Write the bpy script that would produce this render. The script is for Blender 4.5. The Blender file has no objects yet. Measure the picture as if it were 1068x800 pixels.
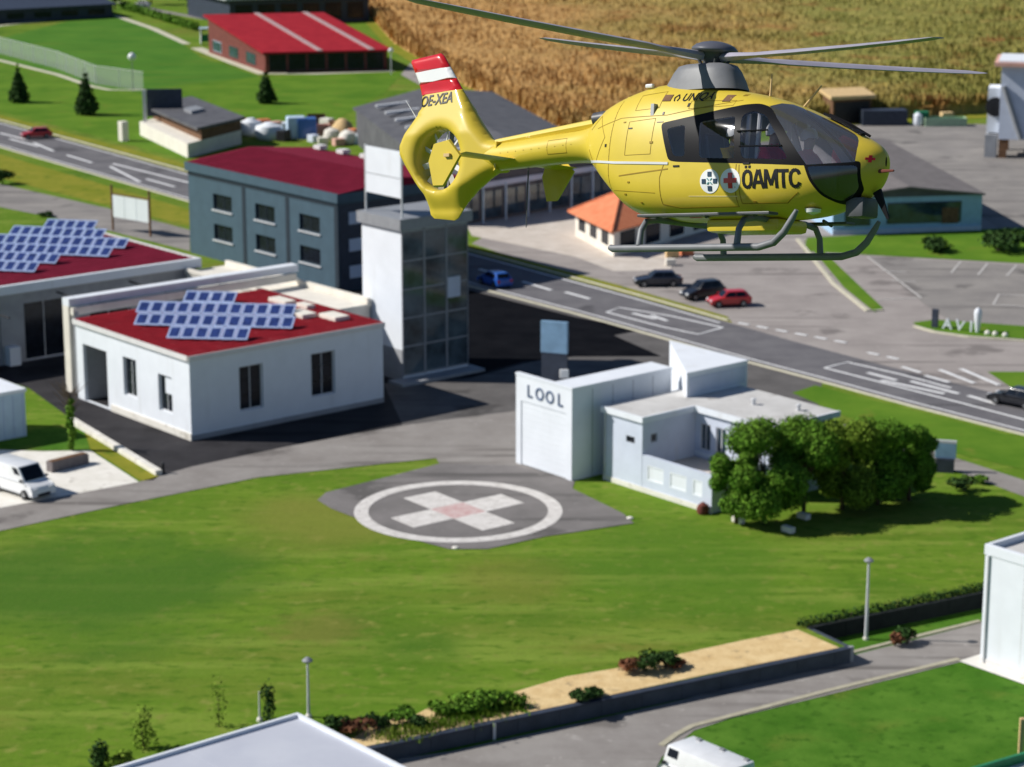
import bpy, bmesh, math, random
import numpy as np
from mathutils import Vector, Matrix
from mathutils.geometry import delaunay_2d_cdt
R = math.radians
random.seed(7)
S = bpy.context.scene
COL = S.collection

# ------------------------------------------------------------------ camera
FPX, HORIZON, CAM_H = 2450.0, -214.0, 46.0
TH = math.atan((400 - HORIZON) / FPX)
cam = bpy.data.cameras.new('camera'); camo = bpy.data.objects.new('camera', cam); COL.objects.link(camo)
camo.location = (0, 0, CAM_H); camo.rotation_euler = (math.pi / 2 - TH, 0, 0)
cam.sensor_width = 36; cam.lens = 36 * FPX / 1068
cam.clip_start = 1; cam.clip_end = 8000
cam.dof.use_dof = True; cam.dof.focus_distance = 34.4; cam.dof.aperture_fstop = 1.4
S.camera = camo
S.render.resolution_x, S.render.resolution_y = 1024, 767

# ------------------------------------------------------------------ light
SUN_AZ, SUN_EL = R(-4), R(38)          # azimuth the light travels towards (from +X), elevation
w = bpy.data.worlds.new('World'); S.world = w; w.use_nodes = True
nt = w.node_tree; nt.nodes.clear()
sky = nt.nodes.new('ShaderNodeTexSky'); sky.sky_type = 'NISHITA'; sky.sun_disc = False
sky.sun_elevation = SUN_EL; sky.sun_rotation = math.atan2(-math.cos(SUN_AZ), -math.sin(SUN_AZ))
sky.ozone_density = 6.0; sky.dust_density = 0.4
bg = nt.nodes.new('ShaderNodeBackground'); bg.inputs[1].default_value = 0.056
wo = nt.nodes.new('ShaderNodeOutputWorld')
nt.links.new(sky.outputs[0], bg.inputs[0]); nt.links.new(bg.outputs[0], wo.inputs[0])
sl = bpy.data.lights.new('sun', 'SUN'); sl.energy = 4.7; sl.angle = R(0.5); sl.color = (1.0, .96, .895)
so = bpy.data.objects.new('sun', sl); COL.objects.link(so)
ld = Vector((math.cos(SUN_AZ) * math.cos(SUN_EL), math.sin(SUN_AZ) * math.cos(SUN_EL), -math.sin(SUN_EL)))
so.rotation_euler = ld.to_track_quat('-Z', 'Y').to_euler(); so.location = (-60, 100, 120)
S.view_settings.view_transform = 'Standard'; S.view_settings.look = 'None'
S.view_settings.exposure = 0.2; S.view_settings.gamma = 1.0
S.view_settings.use_curve_mapping = False

# ------------------------------------------------------------------ layout helpers
def G(px, py, z=0.0):
    """world point at height z that lies under a pixel of the 1068x800 photograph"""
    u = (px - 534) / FPX; v = (400 - py) / FPX
    d = Vector((u, math.cos(TH) + v * math.sin(TH), -math.sin(TH) + v * math.cos(TH)))
    t = (z - CAM_H) / d.z
    return Vector((d.x * t, d.y * t, z))
E1 = Vector((math.cos(R(-50)), math.sin(R(-50)), 0)); E2 = Vector((math.cos(R(40)), math.sin(R(40)), 0))
LOW = -0.85

def tag(o, label=None, cat=None, group=None, kind=None):
    if label: o['label'] = label
    if cat: o['category'] = cat
    if group: o['group'] = group
    if kind: o['kind'] = kind
    return o
def empty(name, loc=(0, 0, 0), rz=0.0, label=None, cat=None, group=None):
    o = bpy.data.objects.new(name, None); COL.objects.link(o)
    o.location = loc; o.rotation_euler = (0, 0, rz); o.empty_display_size = .3
    return tag(o, label, cat, group)
def kids(o): return [c for c in bpy.data.objects if c.parent == o]
def copy_tree(o, parent=None):
    c = o.copy(); COL.objects.link(c)
    if parent: c.parent = parent
    for ch in o.children: copy_tree(ch, c)
    return c

class MB:
    def __init__(s): s.v = []; s.f = []; s.m = []; s.mi = 0
    def vert(s, p): s.v.append(tuple(p)); return len(s.v) - 1
    def face(s, pts):
        i = [s.vert(p) for p in pts]; s.f.append(i); s.m.append(s.mi); return s
    def box(s, a, b):
        x0, y0, z0 = a; x1, y1, z1 = b
        return s.hexa([(x0,y0,z0),(x1,y0,z0),(x1,y1,z0),(x0,y1,z0),(x0,y0,z1),(x1,y0,z1),(x1,y1,z1),(x0,y1,z1)])
    def hexa(s, p):
        k = len(s.v); s.v += [tuple(q) for q in p]
        for q in ((3,2,1,0),(4,5,6,7),(0,1,5,4),(1,2,6,5),(2,3,7,6),(3,0,4,7)):
            s.f.append([k + i for i in q]); s.m.append(s.mi)
        return s
    def obox(s, c, ax, ay, az, hx, hy, hz):
        c = Vector(c); ax = Vector(ax) * hx; ay = Vector(ay) * hy; az = Vector(az) * hz
        return s.hexa([c-ax-ay-az, c+ax-ay-az, c+ax+ay-az, c-ax+ay-az, c-ax-ay+az, c+ax-ay+az, c+ax+ay+az, c-ax+ay+az])
    def prism(s, poly, z0, z1, cap=True):
        n = len(poly); k = len(s.v)
        g0 = z0 if callable(z0) else (lambda p: z0); g1 = z1 if callable(z1) else (lambda p: z1)
        s.v += [(p[0], p[1], g0(p)) for p in poly] + [(p[0], p[1], g1(p)) for p in poly]
        for i in range(n):
            j = (i + 1) % n; s.f.append([k+i, k+j, k+n+j, k+n+i]); s.m.append(s.mi)
        if cap:
            s.f.append([k+n+i for i in range(n)]); s.m.append(s.mi)
            s.f.append([k+n-1-i for i in range(n)]); s.m.append(s.mi)
        return s
    def tube(s, pts, r, n=8, cap=True):
        pts = [Vector(p) for p in pts]; rs = r if isinstance(r, (list, tuple)) else [r] * len(pts)
        k = len(s.v); up = Vector((0, 0, 1)); pa = None
        for i, p in enumerate(pts):
            d = (pts[min(i+1, len(pts)-1)] - pts[max(i-1, 0)]).normalized()
            if pa is None: pa = d.orthogonal().normalized()
            pa = (pa - d * pa.dot(d)).normalized(); pb = d.cross(pa)
            for j in range(n):
                a = 2 * math.pi * j / n; s.v.append(tuple(p + (pa * math.cos(a) + pb * math.sin(a)) * rs[i]))
        for i in range(len(pts) - 1):
            for j in range(n):
                a = k + i*n + j; b = k + i*n + (j+1) % n
                s.f.append([a, b, b + n, a + n]); s.m.append(s.mi)
        if cap:
            s.f.append([k + n - 1 - j for j in range(n)]); s.m.append(s.mi)
            e = k + (len(pts)-1) * n; s.f.append([e + j for j in range(n)]); s.m.append(s.mi)
        return s
    def lathe(s, prof, c=(0,0,0), n=16):
        k = len(s.v)
        for (r, z) in prof:
            for j in range(n):
                a = 2*math.pi*j/n; s.v.append((c[0]+r*math.cos(a), c[1]+r*math.sin(a), c[2]+z))
        for i in range(len(prof)-1):
            for j in range(n):
                a = k+i*n+j; b = k+i*n+(j+1) % n
                s.f.append([a, b, b+n, a+n]); s.m.append(s.mi)
        s.f.append([k+n-1-j for j in range(n)]); s.m.append(s.mi)
        e = k+(len(prof)-1)*n; s.f.append([e+j for j in range(n)]); s.m.append(s.mi)
        return s
    def build(s, name, mat, parent=None, smooth=False, bevel=0.0, kind=None):
        me = bpy.data.meshes.new(name); me.from_pydata(s.v, [], s.f)
        for m in (mat if isinstance(mat, (list, tuple)) else [mat]): me.materials.append(m)
        me.polygons.foreach_set('material_index', s.m)
        if bevel > 0:
            bm = bmesh.new(); bm.from_mesh(me)
            bmesh.ops.remove_doubles(bm, verts=bm.verts, dist=1e-4)
            es = [e for e in bm.edges if len(e.link_faces) == 2 and e.calc_face_angle(0) > .5]
            bmesh.ops.bevel(bm, geom=es, offset=bevel, segments=2, profile=.6, affect='EDGES', clamp_overlap=True)
            bm.to_mesh(me); bm.free()
        if smooth:
            me.polygons.foreach_set('use_smooth', [True] * len(me.polygons))
            if smooth == 'angle': me.set_sharp_from_angle(angle=R(38))
        me.update()
        o = bpy.data.objects.new(name, me); COL.objects.link(o)
        if parent: o.parent = parent
        if kind: o['kind'] = kind
        return o

# ------------------------------------------------------------------ materials
def mat(name, col, rough=.7, var=.12, scale=1.5, bump=0.0, metallic=0.0, spec=.3, col2=None, stretch=None, rot=0, coat=0, bscale=None, detail=5, lo=.35, hi=.65, island=0.0, trans=0):
    m = bpy.data.materials.new(name); m.use_nodes = True; t = m.node_tree; N = t.nodes; L = t.links
    b = N['Principled BSDF']
    b.inputs['Roughness'].default_value = rough; b.inputs['Metallic'].default_value = metallic
    b.inputs['Specular IOR Level'].default_value = spec; b.inputs['Coat Weight'].default_value = coat
    b.inputs['Coat Roughness'].default_value = .08
    geo = N.new('ShaderNodeNewGeometry'); mp = N.new('ShaderNodeMapping')
    L.new(geo.outputs['Position'], mp.inputs[0]); mp.inputs['Rotation'].default_value = (0, 0, rot)
    if stretch: mp.inputs['Scale'].default_value = stretch
    nz = N.new('ShaderNodeTexNoise'); nz.inputs['Scale'].default_value = scale; nz.inputs['Detail'].default_value = detail
    nz.inputs['Roughness'].default_value = .62
    L.new(mp.outputs[0], nz.inputs[0])
    rp = N.new('ShaderNodeMapRange'); rp.inputs[1].default_value = lo; rp.inputs[2].default_value = hi
    L.new(nz.outputs[0], rp.inputs[0])
    mx = N.new('ShaderNodeMix'); mx.data_type = 'RGBA'
    c2 = col2 or tuple(min(1, c * (1 + var)) for c in col); c1 = col if col2 else tuple(c * (1 - var) for c in col)
    mx.inputs[6].default_value = (*c1, 1); mx.inputs[7].default_value = (*c2, 1)
    L.new(rp.outputs[0], mx.inputs[0]); out = mx.outputs[2]
    if island:
        hs = N.new('ShaderNodeHueSaturation'); mr = N.new('ShaderNodeMapRange')
        mr.inputs[3].default_value = 1 - island; mr.inputs[4].default_value = 1 + island
        L.new(geo.outputs['Random Per Island'], mr.inputs[0]); L.new(mr.outputs[0], hs.inputs['Value'])
        L.new(out, hs.inputs['Color']); out = hs.outputs[0]
    L.new(out, b.inputs['Base Color'])
    if bump:
        n2 = N.new('ShaderNodeTexNoise'); n2.inputs['Scale'].default_value = bscale or scale * 6; n2.inputs['Detail'].default_value = 4
        L.new(geo.outputs['Position'], n2.inputs[0])
        bp = N.new('ShaderNodeBump'); bp.inputs['Strength'].default_value = bump; bp.inputs['Distance'].default_value = .05
        L.new(n2.outputs[0], bp.inputs['Height']); L.new(bp.outputs[0], b.inputs['Normal'])
    m['out'] = 1
    return m
def layer(m, col, scale, lo, hi, stretch=None, rot=0, detail=4, off=(0, 0, 0)):
    """mix another real colour patch over the base colour of m"""
    t = m.node_tree; N = t.nodes; L = t.links; b = N['Principled BSDF']
    src = b.inputs['Base Color'].links[0].from_socket
    geo = N.new('ShaderNodeNewGeometry'); mp = N.new('ShaderNodeMapping'); L.new(geo.outputs['Position'], mp.inputs[0])
    mp.inputs['Rotation'].default_value = (0, 0, rot); mp.inputs['Location'].default_value = off
    if stretch: mp.inputs['Scale'].default_value = stretch
    nz = N.new('ShaderNodeTexNoise'); nz.inputs['Scale'].default_value = scale; nz.inputs['Detail'].default_value = detail
    L.new(mp.outputs[0], nz.inputs[0])
    rp = N.new('ShaderNodeMapRange'); rp.inputs[1].default_value = lo; rp.inputs[2].default_value = hi; rp.interpolation_type = 'SMOOTHSTEP'
    L.new(nz.outputs[0], rp.inputs[0])
    mx = N.new('ShaderNodeMix'); mx.data_type = 'RGBA'; L.new(rp.outputs[0], mx.inputs[0])
    L.new(src, mx.inputs[6]); mx.inputs[7].default_value = (*col, 1)
    L.new(mx.outputs[2], b.inputs['Base Color']); return m
def glass(name, tint, refl=.12, rough=.03):
    m = bpy.data.materials.new(name); m.use_nodes = True; t = m.node_tree; N = t.nodes; L = t.links
    N.remove(N['Principled BSDF']); o = N['Material Output']
    tr = N.new('ShaderNodeBsdfTransparent'); tr.inputs[0].default_value = (*tint, 1)
    gl = N.new('ShaderNodeBsdfGlossy'); gl.inputs['Roughness'].default_value = rough; gl.inputs[0].default_value = (1, 1, 1, 1)
    lw = N.new('ShaderNodeFresnel'); lw.inputs[0].default_value = 1.5
    ad = N.new('ShaderNodeMath'); ad.operation = 'MULTIPLY_ADD'; ad.inputs[1].default_value = 1.0; ad.inputs[2].default_value = refl; ad.use_clamp = True
    L.new(lw.outputs[0], ad.inputs[0])
    mx = N.new('ShaderNodeMixShader'); L.new(ad.outputs[0], mx.inputs[0]); L.new(tr.outputs[0], mx.inputs[1]); L.new(gl.outputs[0], mx.inputs[2])
    L.new(mx.outputs[0], o.inputs[0]); return m

m_lawn = mat('lawn_grass', (.088, .180, .014), .95, col2=(.140, .225, .022), scale=.09, spec=.05, bump=.6, bscale=3, lo=.3, hi=.7)
layer(m_lawn, (.18, .185, .035), .05, .48, .72, off=(31, 12, 0), stretch=(.7, 1.3, 1))
layer(m_lawn, (.18, .255, .036), .5, .46, .68, stretch=(.10, .9, 1), rot=R(-30), detail=3)
layer(m_lawn, (.055, .135, .012), .05, .54, .74, off=(60, 20, 0), detail=6)
layer(m_lawn, (.082, .155, .013), .6, .52, .78, stretch=(.22, 1.0, 1), rot=R(-32), off=(5, 9, 0), detail=5)
layer(m_lawn, (.22, .17, .05), .11, .66, .80, off=(9, 3, 0), detail=6, stretch=(.6, 1.4, 1))
layer(m_lawn, (.075, .15, .012), 1.6, .50, .72, stretch=(.5, 1, 1), detail=8)
layer(m_lawn, (.20, .235, .045), .9, .54, .74, detail=9, off=(13, 2, 0))
layer(m_lawn, (.155, .20, .034), 2.3, .56, .76, stretch=(.6, 1, 1), detail=8, off=(3, 8, 0))
def patch(m, centre, rad, col, amt=.8, sc=.12):
    t = m.node_tree; N = t.nodes; L = t.links; b = N['Principled BSDF']; src = b.inputs['Base Color'].links[0].from_socket
    geo = N.new('ShaderNodeNewGeometry'); ds = N.new('ShaderNodeVectorMath'); ds.operation = 'DISTANCE'; ds.inputs[1].default_value = centre; L.new(geo.outputs['Position'], ds.inputs[0])
    nz = N.new('ShaderNodeTexNoise'); nz.inputs['Scale'].default_value = sc; nz.inputs['Detail'].default_value = 7; L.new(geo.outputs['Position'], nz.inputs[0])
    ad = N.new('ShaderNodeMath'); ad.operation = 'MULTIPLY_ADD'; ad.inputs[1].default_value = rad * 1.6; ad.inputs[2].default_value = -rad * .8; L.new(nz.outputs[0], ad.inputs[0])
    sm = N.new('ShaderNodeMath'); L.new(ds.outputs['Value'], sm.inputs[0]); L.new(ad.outputs[0], sm.inputs[1])
    rp = N.new('ShaderNodeMapRange'); rp.interpolation_type = 'SMOOTHSTEP'; rp.inputs[1].default_value = rad * 1.15; rp.inputs[2].default_value = rad * .35; rp.inputs[4].default_value = amt; L.new(sm.outputs[0], rp.inputs[0])
    mx = N.new('ShaderNodeMix'); mx.data_type = 'RGBA'; L.new(rp.outputs[0], mx.inputs[0]); L.new(src, mx.inputs[6]); mx.inputs[7].default_value = (*col, 1); L.new(mx.outputs[2], b.inputs['Base Color'])
patch(m_lawn, G(110, 612), 12, (.056, .135, .016), .8)
patch(m_lawn, G(330, 545), 7, (.19, .20, .038), .7)
patch(m_lawn, G(335, 655), 3.4, (.20, .165, .045), .4, .9)
patch(m_lawn, G(540, 605), 5, (.18, .175, .035), .5)
patch(m_lawn, G(700, 590), 9, (.075, .165, .016), .5)
m_low = mat('lower_lawn', (.050, .140, .012), .95, col2=(.088, .195, .022), scale=.4, spec=.05, bump=.6, bscale=3)
layer(m_low, (.15, .18, .03), .22, .54, .8, off=(2, 7, 0))
layer(m_low, (.04, .11, .01), 1.8, .52, .74, detail=8)
m_verge = mat('verge_grass', (.17, .20, .018), .95, col2=(.27, .25, .035), scale=.3, spec=.05, bump=.5)
layer(m_verge, (.09, .15, .012), .6, .5, .75)
m_green = mat('fresh_grass', (.075, .17, .014), .95, col2=(.125, .225, .022), scale=.15, spec=.05, bump=.5)
layer(m_green, (.17, .19, .03), .35, .58, .8)
m_pitch = mat('pitch_grass', (.055, .16, .018), .95, col2=(.085, .20, .024), scale=.12, spec=.05, bump=.4)
layer(m_pitch, (.12, .18, .025), .6, .5, .8, stretch=(.1, 1, 1), rot=R(30))
m_corn = mat('corn_crop', (.37, .205, .068), .95, col2=(.56, .345, .14), scale=.8, spec=.05, island=.15, detail=8)
m_cornG = mat('green_crop', (.20, .19, .035), .95, col2=(.31, .27, .06), scale=.5, spec=.05, detail=8)
def asphalt(n, c, c2, sc=.35):
    m = mat(n, c, .92, col2=c2, scale=sc, spec=.15, bump=.25, bscale=9, detail=8)
    layer(m, tuple(x * .66 for x in c), .8, .54, .72, stretch=(.06, 1, 1), rot=R(57), detail=6); layer(m, tuple(x * .7 for x in c), .12, .60, .66, detail=7)
    layer(m, tuple(x * 1.25 for x in c2), 1.7, .6, .8, detail=6); return m
m_road = asphalt('road_asphalt', (.13, .125, .135), (.17, .165, .172))
m_lane = asphalt('lane_asphalt', (.235, .215, .20), (.30, .28, .262))
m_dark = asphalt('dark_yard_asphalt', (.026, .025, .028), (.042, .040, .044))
m_yardshade = mat('painted_shade_asphalt', (.0035, .004, .006), .95, col2=(.008, .0085, .011), scale=.4, spec=.04, detail=7)  # near-black colour that stands in for shade lying on the yard
m_yard = asphalt('yard_asphalt', (.10, .094, .092), (.14, .132, .128))
m_lot = asphalt('parking_asphalt', (.29, .26, .245), (.36, .325, .305), .2)
m_lot2 = asphalt('bay_asphalt', (.22, .205, .195), (.29, .27, .25), .2)
m_pad = asphalt('pad_asphalt', (.165, .155, .15), (.215, .20, .195))
m_plaza = mat('pale_paving', (.52, .46, .40), .9, col2=(.62, .56, .50), scale=.6, spec=.1, bump=.2)
m_conc = mat('white_concrete', (.70, .67, .60), .9, col2=(.80, .77, .71), scale=.7, spec=.1, bump=.15)
layer(m_conc, (.52, .49, .43), 1.3, .55, .75, detail=6)
m_kerb = mat('kerb_stone', (.50, .47, .36), .9, col2=(.60, .57, .45), scale=2, spec=.1)
m_lkerb = mat('worn_kerb', (.36, .33, .24), .9, col2=(.46, .43, .32), scale=2)
m_wallp2 = mat('black_wall_panel', (.012, .016, .016), .9, var=.2)
m_wallp = mat('dark_wall_panel', (.055, .068, .09), .7, var=.2, scale=.8)
m_sand = mat('sand', (.60, .42, .20), .95, col2=(.74, .56, .30), scale=.9, spec=.05, bump=.6, bscale=6, detail=8)
layer(m_sand, (.40, .30, .17), 1.4, .58, .75, detail=6)
m_line = mat('road_paint', (.62, .62, .63), .8, col2=(.78, .78, .78), scale=2.5, spec=.1, detail=8)
layer(m_line, (.30, .29, .29), 3.5, .60, .75, detail=6)
m_faint = mat('worn_bay_paint', (.36, .34, .32), .85, col2=(.56, .54, .52), scale=2.0, detail=8, lo=.3, hi=.7)
m_ring = mat('pad_paint', (.56, .53, .50), .85, col2=(.72, .69, .66), scale=1.5, detail=8)
layer(m_ring, (.36, .33, .31), 2.6, .58, .75, detail=7)
m_redpaint = mat('faded_red_paint', (.60, .48, .46), .85, col2=(.52, .32, .31), scale=2.2, detail=8)
m_white = mat('white_render', (.74, .775, .825), .75, var=.03, scale=.6, spec=.2, bump=.08, bscale=12)
layer(m_white, (.62, .64, .66), .8, .55, .85, stretch=(1, 1, .12), detail=6)
m_cream = mat('cream_render', (.74, .70, .62), .8, var=.06, scale=.7, spec=.2, bump=.08)
layer(m_cream, (.60, .55, .47), .8, .58, .8, stretch=(1, 1, .2), detail=6)
m_lilac = mat('pale_panel', (.57, .62, .73), .65, var=.05, scale=.7, spec=.3)
layer(m_lilac, (.56, .57, .61), 1.2, .58, .8, stretch=(1, 1, .1), detail=6)
m_greywall = mat('grey_render', (.33, .34, .36), .8, var=.1, scale=.7, spec=.2, bump=.08)
m_blue = mat('grey_blue_panel', (.062, .108, .145), .6, var=.07, scale=.8, spec=.35)
layer(m_blue, (.052, .09, .12), .9, .55, .8, stretch=(1, 1, .15), detail=6)
m_joint = mat('dark_joint', (.022, .035, .05), .7, var=.1)
m_navy = mat('dark_navy_panel', (.04, .05, .075), .5, var=.15)
m_black = mat('black_metal', (.02, .02, .023), .45, var=.2)
m_grey = mat('grey_metal', (.27, .28, .30), .5, var=.1, spec=.4)
m_lgrey = mat('pale_metal', (.60, .61, .63), .5, var=.07, spec=.4)
m_rtrim = mat('roof_trim', (.68, .67, .66), .6, var=.05)
m_redroof = mat('red_roof_sheet', (.215, .008, .015), .8, col2=(.29, .012, .021), scale=.8, spec=.12, detail=6)
layer(m_redroof, (.30, .035, .045), 1.0, .58, .75, detail=6)
m_rstrip = mat('dull_roof_strip', (.42, .30, .30), .8, var=.15, scale=2)
m_maroon = mat('maroon_roof', (.17, .010, .028), .8, col2=(.22, .014, .038), scale=.6, spec=.1, detail=6)
m_brightred = mat('bright_red_roof', (.30, .012, .022), .8, col2=(.38, .020, .030), scale=.5, spec=.12, detail=7)
m_orange = mat('orange_tile', (.62, .19, .09), .8, col2=(.72, .26, .13), scale=1.2, spec=.15, detail=7)
m_roofgrey = mat('grey_flat_roof', (.50, .49, .475), .9, col2=(.60, .59, .575), scale=.5, spec=.1, bump=.2, detail=7)
layer(m_roofgrey, (.42, .40, .38), .9, .58, .75, detail=6)
m_roofdark = mat('dark_roof_sheet', (.085, .085, .095), .7, col2=(.13, .13, .14), scale=.5, spec=.25, detail=6)
m_lightroof = mat('pale_grey_roof', (.47, .49, .56), .6, col2=(.53, .55, .61), scale=.3, spec=.3, detail=5)
layer(m_lightroof, (.43, .45, .50), .6, .58, .8, detail=6)
m_green_roof = mat('grey_green_roof', (.36, .43, .41), .7, col2=(.46, .49, .47), scale=.2)
m_gl = mat('dark_window_glass', (.010, .014, .022), .12, var=.3, spec=.22)
m_glb = mat('blue_window_glass', (.03, .055, .08), .05, var=.5, scale=.6, spec=.8)
m_cell = mat('solar_cell', (.025, .045, .17), .30, var=.3, scale=2, spec=.6)
m_cellframe = mat('solar_frame', (.36, .45, .68), .4, var=.06, spec=.5)
m_shedblue = mat('pale_blue_sheet', (.50, .63, .76), .6, var=.05)
m_housesky = mat('light_blue_wall', (.33, .50, .68), .7, var=.07)
m_wood = mat('brown_wood', (.16, .085, .045), .8, var=.3, scale=3)
m_redwood = mat('red_brown_wall', (.16, .045, .035), .8, var=.25, scale=2)
m_bark = mat('bark', (.10, .075, .05), .95, var=.3, scale=6)
m_leaf = mat('leaf_green', (.070, .170, .013), .8, col2=(.12, .23, .022), scale=.8, spec=.12, island=.55)
m_leafy = mat('leaf_yellow_green', (.11, .185, .016), .8, col2=(.155, .23, .025), scale=.8, spec=.12, island=.5)
m_leafd = mat('leaf_dark', (.022, .055, .012), .8, col2=(.035, .075, .016), scale=.8, spec=.12, island=.5)
m_leafr = mat('leaf_red_brown', (.13, .055, .03), .8, col2=(.19, .08, .04), scale=.8, spec=.12, island=.5)
m_tyre = mat('tyre_rubber', (.018, .018, .019), .85)
m_alloy = mat('alloy_rim', (.45, .46, .48), .35, metallic=.7)
m_chrome = mat('lamp_glass', (.75, .76, .78), .15, spec=.8)
m_taill = mat('tail_lamp', (.35, .01, .01), .2, spec=.6)
def paint(n, c): return mat(n, c, .35, var=.05, coat=.7, spec=.5)
m_pred, m_pblack, m_pwhite, m_pblue, m_pgrey = paint('red_car_paint', (.55, .015, .02)), paint('black_car_paint', (.012, .013, .018)), paint('white_van_paint', (.80, .81, .82)), paint('blue_car_paint', (.015, .10, .45)), paint('navy_car_paint', (.014, .02, .04))
m_lettr = mat('dark_blue_letter', (.09, .13, .22), .6)
m_signblue = mat('pale_blue_sign', (.22, .36, .52), .5, var=.12, scale=.8)
m_tan = mat('tan_sheet', (.62, .44, .22), .8, var=.15, scale=2)
m_salmon = mat('salmon_trim', (.66, .38, .31), .8)
m_skip = mat('green_steel', (.02, .20, .09), .55)
m_ter = mat('tower_glass', (.075, .10, .115), .06, var=.6, scale=.35, spec=.6)

# ------------------------------------------------------------------ ground
def sheet(name, pts, z, m, parent=None, px=True, base=0.0):
    P = [G(x, y, base) for x, y in pts] if px else [Vector((x, y, 0)) for x, y in pts]
    mb = MB(); me = bpy.data.meshes.new(name)
    bm = bmesh.new(); vs = [bm.verts.new((p.x, p.y, z)) for p in P]
    f = bm.faces.new(vs); bm.normal_update()
    if f.normal.z < 0: f.normal_flip()
    bmesh.ops.triangulate(bm, faces=[f]); bm.to_mesh(me); bm.free(); me.materials.append(m)
    o = bpy.data.objects.new(name, me); COL.objects.link(o)
    if parent: o.parent = parent
    else: o['kind'] = 'structure'
    return o
def strip(name, pts, wd, z0, z1, m, parent=None, kind='structure', closed=False):
    """a ribbon with real thickness that follows world points"""
    pts = [Vector((p[0], p[1], 0)) for p in pts]; mb = MB(); n = len(pts); Lp = []; Rp = []
    for i in range(n):
        a = pts[max(i-1, 0)]; b = pts[min(i+1, n-1)]; d = (b - a).normalized(); q = Vector((-d.y, d.x, 0))
        Lp.append(pts[i] + q * wd / 2); Rp.append(pts[i] - q * wd / 2)
    for i in range(n - 1):
        c = [Rp[i], Rp[i+1], Lp[i+1], Lp[i]]
        mb.hexa([(p.x, p.y, z0) for p in c] + [(p.x, p.y, z1) for p in c])
    o = mb.build(name, m, parent)
    if not parent: o['kind'] = kind
    return o

# lower terrain (the ground sheet that reaches the horizon) and the terrace above the retaining wall
sheet('ground', [(-4000, -300), (4000, -300), (4000, 6000), (-4000, 6000)], LOW, m_low, px=False)
wallA = G(400, 776); wallB = G(884, 675); wd_ = (wallB - wallA).normalized()
wn = Vector((wd_.y, -wd_.x, 0))                       # faces the camera side
wall0 = wallA - wd_ * 60; backC = G(842, 655); wallE = backC + wd_ * 60
top = [wall0, wallB, backC, wallE]
sheet('lawn', [(p.x, p.y) for p in top] + [(3900, 300), (3900, 5900), (-3900, 5900), (-3900, wall0.y)], 0.0, m_lawn, px=False)

# roads
near = [(-120, 122), (0, 153), (198, 210), (490, 298), (601, 327), (779, 377), (855, 397), (951, 423), (1068, 453), (1230, 493)]
far = [(-120, 99), (0, 127), (198, 181), (490, 263), (658, 308), (757, 336), (823, 355), (932, 384), (1068, 418), (1230, 460)]
NEAR = [G(*p) for p in near]; FAR = [G(*p) for p in far]
road = sheet('road', near + far[::-1], .03, m_road)
sheet('road_verge', [(-120, 128), (0, 161), (198, 219), (490, 307), (540, 318), (530, 322), (198, 236), (0, 186), (-120, 150)], .012, m_verge)
sheet('road_shoulder', [(-120, 90), (0, 120), (198, 172), (490, 256), (640, 296), (758, 330), (764, 337), (640, 304), (490, 264), (-120, 100)], .02, m_verge)
strip('road_kerb', [p + Vector((-.15, -.12, 0)) for p in NEAR], .35, .0, .10, m_kerb)
strip('road_kerb', [G(*p) + Vector((.25, .2, 0)) for p in [(-120, 98), (0, 126), (198, 180), (490, 262), (658, 307), (757, 335)]], .3, .0, .10, m_kerb)
sheet('parking_lot', [(492, 254), (590, 200), (640, 190), (1400, 150), (1400, 470), (1068, 426), (932, 391), (823, 361), (757, 342)], .008, m_lot)
sheet('forecourt', [(492, 246), (480, 222), (640, 196), (700, 235), (700, 282), (640, 283), (600, 268)], .02, m_plaza)
sheet('bay_paving', [(905, 268), (1160, 282), (1160, 352), (1000, 341), (962, 316)], .02, m_lot2)
sheet('back_yard', [(880, 128), (1250, 132), (1250, 262), (1068, 252), (985, 205)], .022, m_lot2)
sheet('lane', [(-160, 565), (0, 530), (145, 503), (200, 487), (300, 466), (420, 444), (545, 428), (600, 440), (600, 500), (540, 486), (458, 484), (455, 478), (270, 498), (120, 528), (0, 554), (-160, 592)], .03, m_lane)
sheet('paved_yard', [(400, 420), (420, 444), (545, 430), (600, 470), (760, 440), (850, 440), (858, 396), (779, 374), (601, 324), (540, 310), (492, 297), (380, 290)], .016, m_yard)
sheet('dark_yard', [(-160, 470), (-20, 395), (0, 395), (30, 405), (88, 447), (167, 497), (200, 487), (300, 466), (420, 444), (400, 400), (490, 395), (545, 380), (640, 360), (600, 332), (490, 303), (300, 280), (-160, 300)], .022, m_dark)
sheet('painted_yard_shade', [(400, 392), (490, 393), (545, 378), (600, 372), (690, 372), (640, 350), (672, 344), (600, 331), (490, 303), (420, 300)], .026, m_yardshade)  # cast shade right of the tower, painted as a dark sheet
sheet('helipad_apron', [(458, 484), (540, 486), (600, 500), (597, 510), (650, 536), (661, 546), (568, 560), (508, 573), (468, 573), (424, 561), (346, 531), (331, 522), (340, 514)], .036, m_pad)
sheet('footpath', [(850, 440), (884, 443), (930, 456), (985, 474), (1068, 501), (1240, 552), (1240, 572), (1068, 518), (985, 487), (880, 462)], .02, m_lane)
sheet('green_bank', [(826, 410), (850, 402), (951, 428), (1068, 458), (1230, 500), (1230, 540), (1068, 490), (985, 470), (900, 442)], .024, m_green)
sheet('corner_grass', [(1030, 388), (1200, 388), (1200, 425), (1060, 408)], .03, m_green)
sheet('footpath', [(-160, 160), (0, 192), (115, 218), (198, 240), (198, 262), (110, 240), (60, 228), (0, 216), (-160, 200)], .018, m_lot2)
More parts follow.
